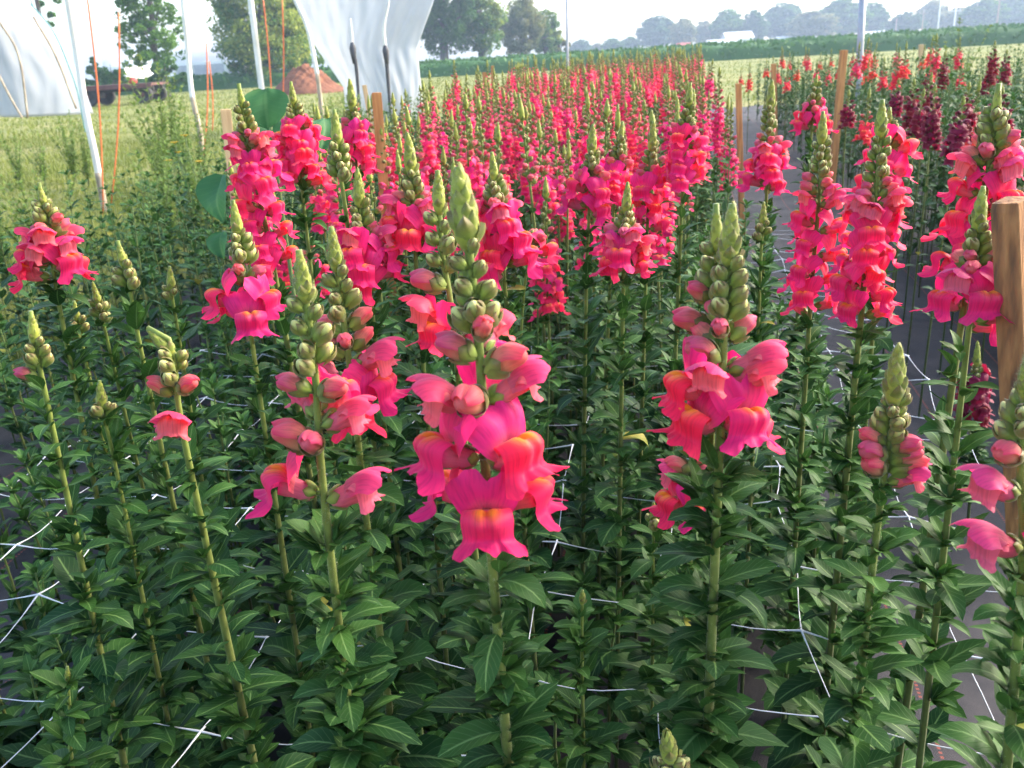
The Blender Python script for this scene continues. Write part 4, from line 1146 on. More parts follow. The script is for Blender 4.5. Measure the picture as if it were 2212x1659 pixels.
ZTIP = {}
def nearplants():
    D = snapdragon
    # the two big plants in front
    D('nearest tall pink snapdragon with a ring of wide open blooms beneath its green tip', (990, 360), (1058, 1150), 0.42, 520,
      [('gbud', 530, 690, 9), (705, -62, 'gbud', 1.12), (700, 66, 'gbud', 1.1), (722, 18, 'bud', 0.80), (772, -78, 'bud', 1.0), (800, 72, 'bud', 1.1),
       (880, -72, 'half', 1.12), (868, -22, 'bud', 1.2), (868, 105, 'half', 1.05), (905, 170, 'open', 0.95), (760, 160, 'half', 0.9),
       (985, -68, 'open', 1.1), (985, 46, 'open', 1.08), (1085, 82, 'open', 1.05), (1100, 0, 'open', 1.08), (1085, -112, 'open', 0.95)], lod=2, sr=0.0037, leaf_y=1235, nleaf=34, l0=0.06, l1=0.026, coner=1.08)
    D('hairy stemmed pink snapdragon with only two side blooms under many closed buds', (645, 540), (705, 1120), 0.47, 640,
      [('gbud', 645, 790, 9), (800, -30, 'gbud', 1.0), (845, -80, 'bud', 0.9), (850, 60, 'bud', 0.95), (965, -72, 'bud', 1.25), (960, -8, 'bud', 1.0),
       (920, 85, 'half', 1.0), (900, 150, 'open', 0.9), (1065, -92, 'open', 1.05), (1080, 80, 'half', 1.2), (905, -150, 'half', 0.9)], lod=2, sr=0.0035, leaf_y=1160, nleaf=34, l0=0.058, l1=0.026)
    D('pink snapdragon close behind the hairy stemmed one with a ruffled half open bloom', (715, 490), (800, 1200), 0.56, 575,
      [('gbud', 585, 690, 9), ('bud', 700, 780, 5), (790, 75, 'half', 1.15), (850, 70, 'open', 0.95), (880, 10, 'open', 0.95), (830, -100, 'half', 1.0), (900, -160, 'open', 0.9)], lod=2, leaf_y=960, nleaf=34, sr=0.0035)
    D('slim budded snapdragon peeking out right behind the nearest tall one', (945, 368), (985, 760), 0.58, 450,
      [('gbud', 460, 590, 9), (620, -75, 'bud', 1.1), (690, -60, 'half', 1.1), (740, 80, 'open', 0.95), (720, -40, 'open', 0.9)], lod=1, leaf_y=790, nleaf=26)
    # right front
    D('pink snapdragon with a tall two pronged green tip and broad blooms below', (1582, 440), (1553, 1000), 0.47, 560,
      [('gbud', 570, 690, 10), ('bud', 690, 760, 4), (775, -75, 'bud', 1.05), (800, 80, 'half', 1.0), (815, -35, 'half', 0.95), (850, -85, 'open', 1.0), (835, 70, 'half', 1.1),
       (905, 22, 'open', 1.02), (915, -60, 'open', 0.98), (955, 100, 'open', 0.9), (890, 170, 'open', 0.95)], lod=2, leaf_y=985, nleaf=34, sr=0.0037, l0=0.06)
    D('second green prong of buds crowding the two pronged pink snapdragon', (1547, 440), (1540, 800), 0.49, 530, [('gbud', 540, 660, 9), ('bud', 640, 720, 4)], lod=1, leaf_y=720, nleaf=26, coner=0.85)
    D('short pink snapdragon half hidden behind the two pronged stem', (1500, 915), (1490, 1230), 0.66, 945,
      [('gbud', 945, 985, 6), ('bud', 985, 1030, 4), ('half', 1035, 1050, 3), (1085, -70, 'open', 0.95), (1090, 5, 'open', 0.95), (1088, 75, 'open', 0.9)], lod=1, leaf_y=1130, nleaf=22)
    D('all green budded snapdragon with a fat pointed tip beside the dark walkway', (1941, 742), (1890, 1180), 0.50, 862,
      [('gbud', 868, 950, 9), ('bud', 945, 1000, 6), (1015, -60, 'bud', 1.0), (1015, 65, 'bud', 1.05), (1040, 60, 'half', 0.8)], lod=2, leaf_y=1050, nleaf=30, sr=0.0035, l1=0.02)
    D('pink snapdragon cut off by the edge right of the sawn wooden stake', (2222, 760), (2205, 1300), 0.41, 850,
      [('gbud', 860, 960, 8), (985, -60, 'bud', 0.95), (1060, -78, 'half', 1.05), (1100, 40, 'half', 1.05), (1180, -80, 'half', 1.15), (1190, 20, 'open', 1.0)], lod=2, leaf_y=1230, nleaf=30, sr=0.0037)
    D('low green bud tip poking up at the bottom between stems', (1440, 1580), (1448, 1690), 0.44, 1640, [('gbud', 1645, 1680, 6)], lod=1, leaf_y=1700, nleaf=12, cat='snapdragon bud')
    # right, middle distance
    D('thick leaning pink snapdragon covered in a long column of open blooms', (1906, 215), (1868, 600), 0.78, 290,
      [('gbud', 300, 395, 12, 0.86), ('bud', 395, 440, 6, 0.86), ('half', 440, 480, 6, 0.86), ('open', 470, 690, 15, 0.86)], lod=1, leaf_y=700, nleaf=30, sr=0.0039)
    D('pink snapdragon leaning against the thick one with budded upper half', (1778, 240), (1752, 640), 0.9, 305,
      [('gbud', 312, 380, 12, 0.86), ('bud', 385, 420, 5, 0.86), ('half', 415, 450, 4, 0.86), ('open', 455, 690, 13, 0.86)], lod=1, leaf_y=700, nleaf=28)
    D('bright pink snapdragon directly behind the thick leaning column', (1922, 232), (1905, 470), 1.0, 262, [('gbud', 265, 300, 8, 0.86), ('bud', 300, 325, 4, 0.86), ('open', 300, 480, 10, 0.86)], lod=1, leaf_y=500, nleaf=24)
    D('tall pink snapdragon with loose upper buds against the dark bed', (2158, 180), (2078, 690), 0.72, 240,
      [('gbud', 245, 315, 10), ('bud', 310, 360, 5), ('half', 355, 400, 4), ('open', 390, 600, 10), (660, -75, 'open', 1.0), (700, 45, 'open', 1.05), (640, 110, 'open', 1)], lod=1, leaf_y=770, nleaf=17, sr=0.0039)
    D('smaller budded pink snapdragon overlapping the tall loose one beside the sawn stake', (2124, 402), (2095, 690), 0.63, 490,
      [('gbud', 492, 560, 8), ('bud', 555, 590, 4), (625, -60, 'half', 1.0), (640, 60, 'open', 1.0), (650, -5, 'open', 1.0), (690, 70, 'open', 0.95)], lod=1, leaf_y=760, nleaf=17)
    D('small pink snapdragon at the mouth of the dark walkway', (1668, 172), (1655, 440), 1.3, 232, [('gbud', 235, 290, 10), ('bud', 290, 330, 5), ('half', 325, 350, 3), ('open', 345, 420, 8)], lod=1, leaf_y=440, nleaf=24)
    D('far small pink snapdragon with three blooms over the dark bed', (1765, 160), (1752, 300), 1.55, 180, [('gbud', 182, 225, 8), ('bud', 225, 245, 4), ('open', 245, 285, 6)], lod=1, leaf_y=310, nleaf=24)
    D('narrow all green snapdragon spike standing over the walkway edge', (1650, 436), (1638, 700), 1.05, 480, [('gbud', 482, 520, 6)], lod=1, leaf_y=525, nleaf=26, sr=0.003)
    # middle
    D('lone pink snapdragon with a slender green tip over dark open foliage', (1356, 394), (1345, 700), 0.98, 455, [('gbud', 458, 500, 8), ('bud', 500, 520, 5), ('half', 520, 545, 4), ('open', 540, 590, 6)], lod=1, leaf_y=600, nleaf=26)
    D('pink snapdragon with a long pale green spike above a few side blooms', (1281, 268), (1266, 640), 1.1, 330, [('gbud', 332, 380, 9), ('bud', 370, 395, 4), ('open', 390, 480, 7)], lod=1, leaf_y=500, nleaf=26)
    D('dense pink snapdragon column beside the long pale spike', (1345, 262), (1318, 600), 1.2, 300, [('gbud', 302, 345, 9, 0.86), ('bud', 345, 365, 4, 0.86), ('open', 365, 460, 9, 0.86)], lod=1, leaf_y=470, nleaf=24)
    D('pink snapdragon with many bright yellow throats right of the dense column', (1412, 262), (1395, 600), 1.15, 320, [('gbud', 322, 365, 8, 0.86), ('bud', 365, 385, 4, 0.86), ('open', 385, 500, 9, 0.86)], lod=1, leaf_y=510, nleaf=24)
    D('tall pink snapdragon with a brown green tip near the stake by the walkway', (1492, 178), (1470, 520), 1.12, 225, [('gbud', 228, 280, 10, 0.86), ('bud', 280, 300, 4, 0.86), ('open', 300, 410, 10, 0.86)], lod=1, leaf_y=430, nleaf=24)
    D('pink snapdragon just left of the flat orange stake carrying a few blooms', (755, 170), (772, 380), 1.35, 235, [('gbud', 238, 270, 8), ('bud', 270, 290, 4), ('open', 290, 370, 7)], lod=1, leaf_y=390, nleaf=22)
    D('pale tipped pink snapdragon behind the shoulder of the nearest tall one', (1062, 328), (1092, 640), 0.88, 385, [('gbud', 388, 440, 9), ('bud', 440, 462, 4), ('half', 460, 480, 3), ('open', 475, 600, 10)], lod=1, leaf_y=610, nleaf=26)
    D('little side shoot with one open pink bloom over dark leaves', (1150, 500), (1128, 680), 0.95, 515, [('bud', 518, 535, 3), (545, 75, 'open', 0.85)], lod=1, leaf_y=560, nleaf=20, cat='snapdragon', sr=0.0026)
    D('pink snapdragon with a long budded neck between stake and nearest tip', (880, 288), (903, 640), 0.86, 370, [('gbud', 372, 430, 10), ('bud', 430, 460, 4), ('half', 450, 480, 3), (500, -70, 'open', 1.0), (505, 50, 'open', 1.05), (525, 100, 'open', 1.0), (515, -10, 'open', 0.95), (530, -120, 'open', 0.95)], lod=1, leaf_y=560, nleaf=28)
    D('tall thin green snapdragon spike with hardly a bloom before the plastic', (722, 236), (760, 560), 0.85, 310, [('gbud', 312, 395, 12)], lod=1, leaf_y=400, nleaf=22, sr=0.0034, l1=0.016)
    D('pink snapdragon with a budded tip tucked behind the thin green spike', (772, 365), (800, 640), 0.84, 440, [('gbud', 442, 500, 9), ('bud', 500, 525, 4), ('half', 520, 545, 4), ('open', 545, 630, 7)], lod=1, leaf_y=650, nleaf=26)
    # left, middle
    D('crowded pink snapdragon column bending over in front of the big leaf', (515, 180), (595, 600), 0.95, 225, [('gbud', 228, 290, 11, 0.86), ('bud', 290, 320, 5, 0.86), ('half', 315, 345, 5, 0.86), ('open', 340, 600, 16, 0.86)], lod=1, leaf_y=620, nleaf=24, sr=0.0039)
    D('full round pink snapdragon head just right of the big leaf', (628, 176), (660, 480), 1.1, 222, [('gbud', 225, 265, 9, 0.86), ('bud', 265, 285, 4, 0.86), ('open', 285, 400, 13, 0.86)], lod=1, leaf_y=410, nleaf=24)
    D('light pink snapdragon with three low blooms and a bare budded tip', (503, 432), (550, 780), 0.78, 505, [('gbud', 508, 570, 9), ('bud', 570, 620, 4), (650, -70, 'open', 1.0), (660, 75, 'open', 0.98), (690, 20, 'open', 1.05), (690, -120, 'open', 0.9)], lod=1, leaf_y=740, nleaf=26)
    D('pink snapdragon with drooping blooms standing alone by the lawn side', (84, 395), (128, 660), 0.88, 440, [('gbud', 443, 480, 8), ('bud', 480, 520, 5), ('half', 515, 545, 4), (570, -75, 'open', 1.0), (575, 65, 'open', 1.05), (560, -20, 'half', 1.05), (600, -80, 'open', 1.0), (590, 110, 'open', 1.0)], lod=1, leaf_y=620, nleaf=28)
    D('plump green snapdragon bud spike without blooms above left dark leaves', (254, 520), (305, 760), 0.82, 570, [('gbud', 572, 630, 8)], lod=1, leaf_y=640, nleaf=26, sr=0.0034)
    D('slender green snapdragon bud spike farther back in the leaves', (366, 575), (388, 740), 0.93, 625, [('gbud', 626, 645, 4)], lod=1, leaf_y=650, nleaf=24, sr=0.003)
    D('green snapdragon spike with one pinkish bud at its foot', (66, 672), (102, 870), 0.66, 735, [('gbud', 738, 800, 8), (815, -75, 'bud', 0.75)], lod=1, leaf_y=830, nleaf=26, sr=0.0034)
    D('crooked snapdragon with a nodding green tip and one ruffled pink bloom', (345, 720), (400, 960), 0.64, 755, [('gbud', 758, 800, 5), ('gbud', 790, 830, 3), (850, -75, 'bud', 0.95), (840, 60, 'bud', 1.0), (925, 5, 'half', 1.15), (935, -70, 'bud', 0.8)], lod=1, leaf_y=975, nleaf=24, sr=0.0039, bendtip=((372, 750), (318, 708)))
    D('small tight green snapdragon bud low among the leaves', (215, 822), (250, 1010), 0.73, 880, [('gbud', 882, 900, 4)], lod=1, leaf_y=905, nleaf=24, sr=0.0028)
    D('thin budding snapdragon leaning behind the plump green bud spike', (200, 610), (238, 760), 0.92, 655, [('gbud', 656, 700, 6)], lod=1, leaf_y=705, nleaf=22, sr=0.0028)
    D('short pale budding snapdragon under the drooping blooms', (160, 650), (190, 800), 0.95, 690, [('gbud', 691, 730, 6)], lod=1, leaf_y=735, nleaf=22, sr=0.0028)
    D('tiny bright green bud on a thin stem before the white netting', (1412, 1085), (1410, 1300), 0.68, 1125, [('gbud', 1126, 1140, 2)], lod=1, leaf_y=1145, nleaf=18, sr=0.0022)
    D('young snapdragon shoot with a pale knob of buds among chewed leaves', (1258, 1275), (1258, 1480), 0.62, 1300, [], lod=1, leaf_y=1310, nleaf=16, sr=0.0024, coner=0.8)
    D('bright green leafy shoot tip standing in the corner by the net', (145, 1440), (155, 1640), 0.6, 1470, [], lod=1, leaf_y=1465, nleaf=16, sr=0.0022, coner=0.7)
    D('small dark crimson snapdragon growing low on the walkway fabric', (2112, 735), (2106, 930), 1.6, 790, [('gbud', 790, 815, 6), ('open', 815, 925, 14)], pal='dark', lod=1, leaf_y=935, nleaf=16)
nearplants()

# ------------------------------------------------------------------ templates for the rows behind, the leafy stems and the masses
def spike_curve(h, r, lean=0.05):
    a = r.uniform(0, 6.28); l = r.uniform(0, lean)
    return resample(bez([(0, 0, 0), (0.2 * l * math.cos(a), 0.2 * l * math.sin(a), h * 0.35), (0.6 * l * math.cos(a), 0.6 * l * math.sin(a), h * 0.72), (l * math.cos(a + 0.3), l * math.sin(a + 0.3), h)], 10), 30)[0]
def row_plant(seed, pal, h, cone, gb, bl, nopen, level):
    """cone, gb, bl: lengths of the tip, green bud and bloom zones. level 1: each bloom a part; 0: blooms as one cluster; -1: one light mesh for far off"""
    r = np.random.default_rng(seed)
    C = spike_curve(h, r)
    S = np.linspace(0, 1, len(C))
    P = lambda z: np.array([np.interp(z / h, S, C[:, i]) for i in range(3)])
    stem = stem_mb(C[:int(len(C) * (h - cone) / h) + 2], 0.0036, 0.002, 6)
    tipm = tip_cone([P(h - cone), P(h)], cone, 0.007, seed, q=(4, 3), n=18 if level >= 0 else 11)
    jobs = []; a = r.uniform(0, 6)
    z = h - cone
    ng = max(3, int(gb / 0.007))
    for j in range(ng):
        a += 2.3; jobs.append((z - gb * (j + 0.5) / ng, a, 'gbud' if j < ng * 0.7 else 'bud', 0.65 + 0.35 * j / ng))
    z -= gb
    for j in range(nopen):
        a += 2.25 + r.uniform(-0.3, 0.3); f = (j + 0.5) / nopen
        jobs.append((z - bl * f, a, 'bud' if f < 0.15 else 'half' if f < 0.3 else 'open', (0.85 + 0.15 * f) * r.uniform(0.9, 1.1)))
    fol = foliage(C, 0.3, (z - bl) / h, 26 if level >= 0 else 16, 0.062, 0.028, r, q=(5, 3), axil=0.5 if level >= 0 else 0.0)
    buds, bloom, parts = MB(), MB(), []
    L_ = lib(pal)
    for k, (zz, a, kind, scl) in enumerate(jobs):
        p = P(zz); out = np.array([math.cos(a), math.sin(a), 0]); A = organ_matrix(p, UPV, out, kind, scl, r, 0.003)
        if kind in ('gbud',): buds.add(L_['MB'][kind][k % 3], A)
        elif level == 1: parts.append((kind, A, k))
        else: bloom.add(L_['MB'][kind][k % len(L_['MB'][kind])], A)
    buds.add(tipm, mat=1)
    return dict(stem=stem, tip=buds, fol=fol, bloom=bloom, parts=parts)
def make_row_tree(seed, pal, level, **kw):
    d = row_plant(seed, pal, level=level, **kw)
    if level < 0:
        mb = MB(); mb.add(d['stem'], mat=1); mb.add(d['tip'], mat=1); mb.add(d['fol'], mat=2)
        if d['bloom'].n: mb.add(d['bloom'])
        if level == -2: return mb
        return mb.mesh('snapdragon', ['petal', 'green', 'leaf'])
    return {'stem': d['stem'].mesh('stem', ['green']), 'bud_tip': d['tip'].mesh('bud_tip', ['green', 'green']), 'foliage': d['fol'].mesh('foliage', ['leaf']),
            'blooms': d['bloom'].mesh('blooms', ['petal', 'green']) if d['bloom'].n else None, 'parts': d['parts'], 'pal': pal}
def place_row(tp, loc, rz, sc3, label, group, cat='snapdragon', name='snapdragon'):
    if isinstance(tp, bpy.types.Mesh):
        o = link(name, tp); o.location = loc; o.rotation_euler.z = rz; o.scale = (sc3,) * 3
        return tag(o, label, cat, group)
    e = empty(name, loc, label, cat, group, rz); e.scale = (sc3,) * 3
    for nm in ('stem', 'bud_tip', 'foliage', 'blooms'):
        if tp.get(nm): link(nm, tp[nm], e)
    for kind, A, k in tp.get('parts', ()): add_organ(e, kind, A, tp['pal'], 0, k)
    return e
def shape_args(r, many=1.0):
    cone = r.uniform(0.03, 0.05); gb = r.uniform(0.05, 0.10); bl = r.uniform(0.07, 0.17) * many
    return dict(cone=cone, gb=gb, bl=bl, nopen=int(bl / 0.0095))
def templates(pal, level, n, seed, hs=(0.84, 0.92), many=1.0):
    r = np.random.default_rng(seed)
    return [make_row_tree(seed + 31 * k, pal, level, h=r.uniform(*hs), **shape_args(r, many)) for k in range(n)]
T1, T0, TF = templates('pink', 1, 7, 1000), templates('pink', 0, 8, 2000, many=1.15), templates('pink', -1, 8, 3000, many=1.5)
GREEN_T = [make_row_tree(4000 + k, 'pink', -1, h=0.86 + 0.02 * k, cone=0.05, gb=0.12, bl=0.004, nopen=0) for k in range(3)]
FAR_MB = {'pink': templates('pink', -2, 5, 3600, many=1.5), 'red': templates('red', -2, 3, 5600, many=1.2), 'green': [make_row_tree(4300 + k, 'pink', -2, h=0.88 + 0.02 * k, cone=0.05, gb=0.12, bl=0.004, nopen=0) for k in range(3)]}
RED_T = templates('red', -1, 5, 5000, many=0.9); DARK_T = [make_row_tree(6000 + 31 * k, 'dark', -1, h=0.92 + 0.02 * k, cone=0.022, gb=0.03, bl=0.10 + 0.015 * k, nopen=13 + 2 * k) for k in range(5)]; SCAR_T = templates('scarlet', -1, 4, 7000, many=0.9)

# ------------------------------------------------------------------ the rows
rr = np.random.default_rng(99)
BED_L, BED_R = -1.0, 0.22
def scatter(x0, x1, y0, y1, step, r, jit=0.35):
    out = []
    ny = int((y1 - y0) / step); nx = max(1, int(round((x1 - x0) / step)))
    for i in range(ny):
        for j in range(nx):
            out.append((x0 + (x1 - x0) * (j + 0.5 + r.uniform(-jit, jit)) / nx, y0 + (i + 0.5 + r.uniform(-jit, jit)) * step))
    return out
for x, y in scatter(BED_L - 0.05, BED_R, 1.55, 3.2, 0.145, rr):
    if rr.random() < 0.10: continue
    if abs(x - (BED_L + BED_R) / 2) > 0.5 and y < 1.75: continue
    if x > 0.12 and y > 1.8: continue
    lev1 = y < 2.1
    gr = rr.random() < 0.15
    tp = GREEN_T[rr.integers(0, 3)] if gr else (T1 if lev1 else T0)[rr.integers(0, 7)]
    place_row(tp, (x, y, 0), rr.uniform(0, 6.28), rr.uniform(0.88, 1.04),
              ('green budded snapdragon spike not yet blooming in the crowded pink rows' if gr else 'pink snapdragon in the crowded middle rows of the flower bed'),
              ('green spikes in the pink rows' if gr else 'pink snapdragons of the middle rows'))
for x, y in scatter(BED_L - 0.38, BED_R, 3.2, 5.9, 0.165, rr):
    if rr.random() < 0.08: continue
    gr = rr.random() < 0.17
    tp = GREEN_T[rr.integers(0, 3)] if gr else TF[rr.integers(0, 8)]
    place_row(tp, (x, y, 0), rr.uniform(0, 6.28), rr.uniform(0.90, 1.06),
              ('far green spike not yet blooming among the distant pink rows' if gr else 'small pink snapdragon in the distant part of the long flower bed'),
              ('green spikes in the distant rows' if gr else 'pink snapdragons of the distant rows'))
farm = MB()
def far_add(tp, x, y):
    a = rr.uniform(0, 6.28); s = rr.uniform(0.92, 1.12)
    A = np.eye(4); A[:3, :3] = np.array([[math.cos(a), -math.sin(a), 0], [math.sin(a), math.cos(a), 0], [0, 0, 1]]) * s; A[0, 3], A[1, 3] = x, y
    farm.add(tp, A)
for x, y in scatter(BED_L - 0.5, BED_R + 0.05, 5.9, 13.5, 0.20, rr):
    u = rr.random()
    if u < 0.15: tp = FAR_MB['green'][rr.integers(0, 3)]
    elif y > 9.3 and u < 0.6: tp = FAR_MB['red'][rr.integers(0, 3)]
    else: tp = FAR_MB['pink'][rr.integers(0, 5)]
    far_add(tp, x, y)
tag(farm.obj('distant_snapdragons', ['petal', 'green', 'leaf']), kind='stuff')
# the bed across the walkway: tall green stems with a few dark, scarlet and red heads
def right_bed():
    spots = [((1843, 210), 3.3, 'dark', 1.0), ((1875, 205), 3.2, 'scar', 0.95), ((1975, 190), 3.0, 'dark', 0.95), ((2005, 175), 3.1, 'dark', 1.0), ((2020, 205), 2.6, 'dark', 0.95), ((1960, 215), 2.7, 'dark', 0.9),
             ((2035, 180), 3.4, 'dark', 1), ((2103, 200), 2.5, 'dark', .95), ((2120, 185), 2.9, 'scar', 1.0), ((2165, 200), 2.4, 'dark', .95), ((2200, 210), 2.4, 'dark', .95), ((1930, 185), 3.6, 'dark', .95), ((2060, 235), 2.2, 'dark', .9),
             ((1620, 140), 8.5, 'red', 1.05), ((1655, 135), 9.0, 'red', 1.05), ((1685, 140), 9, 'scar', 1.0), ((1725, 135), 8.6, 'red', 1.05), ((1762, 135), 8.2, 'scar', 1.0), ((1790, 138), 8.0, 'scar', 1.0), ((1810, 140), 8.4, 'red', 1.0), ((1835, 142), 8.0, 'scar', 1.0), ((1700, 150), 7, 'scar', 1), ((1605, 150), 9.4, 'red', 1)]
    LAB = {'dark': ('dark crimson snapdragon head above the green bed across the walkway', 'crimson snapdragons across the walkway'),
           'scar': ('rosy scarlet snapdragon in the green bed across the walkway', 'scarlet snapdragons across the walkway'),
           'red': ('far orange red snapdragon in the bed across the walkway', 'orange red snapdragons across the walkway')}
    for k, (pp, hd, pal, s) in enumerate(spots):
        p = at(*pp, hd)
        tp = {'dark': DARK_T, 'scar': SCAR_T, 'red': RED_T}[pal]
        lab, grp = LAB[pal]
        tp_ = tp[k % len(tp)]
        hz = max(v.co.z for v in tp_.vertices)
        place_row(tp_, (p[0], p[1], 0), k * 1.7, min(1.12, (p[2] + 0.03) / hz), lab, grp)
    r = np.random.default_rng(12)
    for k in range(24):
        x, y = r.uniform(1.25, 2.45), r.uniform(2.9, 5.2)
        lab, grp = LAB['dark']; place_row(DARK_T[k % 5], (x, y, 0), k, r.uniform(0.86, 0.95), lab, grp)
    for k in range(30):
        x, y = r.uniform(1.05, 2.3), r.uniform(6.0, 11.5); q = ('red', 'scar')[k % 2]
        lab, grp = LAB[q]; place_row({'scar': SCAR_T, 'red': RED_T}[q][k % 4], (x, y, 0), k, r.uniform(0.98, 1.12), lab, grp)
right_bed()

# ------------------------------------------------------------------ leafy stems that fill the beds
def leafy_mb(seed, h, n, l0, l1, q, axil):
    r = np.random.default_rng(seed); C = spike_curve(h, r, 0.06)
    return stem_mb(C, 0.0028, 0.0013, 6, c1=(0.12, 0.19, 0.05)), foliage(C, 0.10, 0.97, n, l0, l1, r, q=q, axil=axil, young=6)
LEAFY = []
for k in range(10):
    h = 0.28 + 0.035 * k
    s_, f_ = leafy_mb(8000 + k, h, 26 + k, 0.078, 0.042, (7, 5), 0.6)
    LEAFY.append((h, s_.mesh('stem', ['green']), f_.mesh('foliage', ['leaf'])))
LOWL = []
for k in range(8):
    h = 0.52 + 0.04 * k
    s_, f_ = leafy_mb(8100 + k, h, 36, 0.078, 0.04, (5, 3), 0.35)
    mb = MB(); mb.add(s_, mat=0); mb.add(f_, mat=1); LOWL.append((h, mb))
def place_leafy(x, y, hmax, label, group):
    c = [t for t in LEAFY if t[0] <= hmax][-5:] or LEAFY[:2]
    h, s_, f_ = c[rr.integers(0, len(c))]
    e = empty('leafy_stem', (x, y, 0), label, 'leafy stem', group, rr.uniform(0, 6.28))
    k = rr.uniform(0.9, 1.08) * (1.0 if hmax < 0.6 else hmax / 0.62); e.scale = (rr.uniform(0.9, 1.05) * (1 if hmax < 0.6 else 1.0),) * 2 + (k,)
    link('stem', s_, e); link('foliage', f_, e)
nl = 0
for x, y in scatter(BED_L - 0.02, BED_R + 0.18, 0.52, 2.1, 0.086, rr, 0.42):
    hm = np.interp(y, [0.5, 0.8, 1.1, 1.6, 2.2], [0.37, 0.40, 0.46, 0.60, 0.66])
    if y < 0.62 and rr.random() < 0.4: continue
    if -0.2 < x < 0.45 and 0.66 < y < 1.2:
        if rr.random() < 0.68: continue
        hm = 0.35
    if rr.random() < 0.05 or (x > 0.30 and y > 0.95): continue
    place_leafy(x, y, hm, 'dark green leafy stem without blooms filling the front of the flower bed', 'leafy stems at the front of the bed')
    nl += 1
print('leafy', nl)
mass = MB()
def mass_add(x, y, hmul=1.0):
    h, mb = LOWL[rr.integers(0, len(LOWL))]
    a = rr.uniform(0, 6.28); s = rr.uniform(0.88, 1.08)
    A = np.eye(4); A[:2, :2] = np.array([[math.cos(a), -math.sin(a)], [math.sin(a), math.cos(a)]]) * s; A[2, 2] = s * hmul; A[0, 3], A[1, 3] = x, y
    mass.add(mb, A)
for x, y in scatter(BED_L - 0.3, BED_R, 2.15, 6.0, 0.12, rr): mass_add(x, y, 0.9)
for x, y in scatter(BED_L, BED_R, 6.0, 13.5, 0.22, rr): mass_add(x, y, 0.98)
tag(mass.obj('bed_foliage', ['green', 'leaf']), kind='stuff')
mass = MB()
for x, y in scatter(1.0, 2.5, 1.75, 5.0, 0.105, rr): mass_add(x, y, np.interp(y, [1.7, 2.6, 5], [0.75, 0.96, 1.05]))
for x, y in scatter(1.02, 2.4, 5.0, 13.0, 0.18, rr): mass_add(x, y, 1.02)
for x, y in scatter(2.7, 4.0, 3.5, 13.0, 0.22, rr): mass_add(x, y, 1.0)
tag(mass.obj('bed_foliage', ['green', 'leaf']), kind='stuff')
mass = MB()
for x, y in scatter(-2.35, -1.32, 1.25, 7.0, 0.13, rr):
    if -1.95 < x < -1.5 and 1.3 < y < 2.5 and rr.random() < 0.6: continue
    mass_add(x, y, 0.85)
for x, y in scatter(BED_L - 0.25, BED_L, 1.9, 7.0, 0.14, rr): mass_add(x, y, 0.7)
tag(mass.obj('bed_foliage', ['green', 'leaf']), kind='stuff')

# ------------------------------------------------------------------ the white support net
def support_net(x0, nx, y0, ny, z, seed, label, skew=0.045, cell=0.151, rad=0.0006, name='support_net'):
    r = np.random.default_rng(seed); mb = MB()
    nd = np.zeros((nx, ny, 3))
    for i in range(nx):
        for j in range(ny):
            nd[i, j] = (x0 + i * cell + r.normal(0, 0.006), y0 + j * 0.136 - skew * i * 0.35 + r.normal(0, 0.006), z + r.normal(0, 0.010))
    def string(a, b):
        t = np.linspace(0, 1, 6)[:, None]
        p = a * (1 - t) + b * t; p[:, 2] -= 0.006 * np.sin(np.pi * t[:, 0]) * r.uniform(0.3, 2); p[:, 0] += 0.004 * np.sin(np.pi * t[:, 0]) * r.uniform(-1, 1)
        mb.tube(p, rad * np.array([2.2, 1.05, 0.9, 0.9, 1.05, 2.2]), seg=5, caps=False)
    for i in range(nx):
        for j in range(ny):
            if i + 1 < nx: string(nd[i, j], nd[i + 1, j])
            if j + 1 < ny: string(nd[i, j], nd[i, j + 1])
            p = nd[i, j]; a = np.linspace(0, 2 * math.pi, 8, endpoint=False)
            R = 0.0024 * (1 + 0.35 * np.cos(4 * a))
            ring = lambda k, h: np.stack([p[0] + R * k * np.cos(a), p[1] + R * k * np.sin(a), np.full(8, p[2] + h)], -1)
            mb.grid(np.array([ring(0.01, -0.0011), ring(0.8, -0.0009), ring(1, 0), ring(0.8, 0.0009), ring(0.01, 0.0011)]), close=True)
    o = mb.obj(name, 'net')
    return tag(o, label, 'netting')
support_net(-1.06, 11, 0.42, 22, 0.405, 5, 'white square mesh support netting stretched low through the front flower bed')
support_net(1.0, 9, 1.9, 14, 0.52, 6, 'thin white support netting among the green stems across the walkway', rad=0.0006)

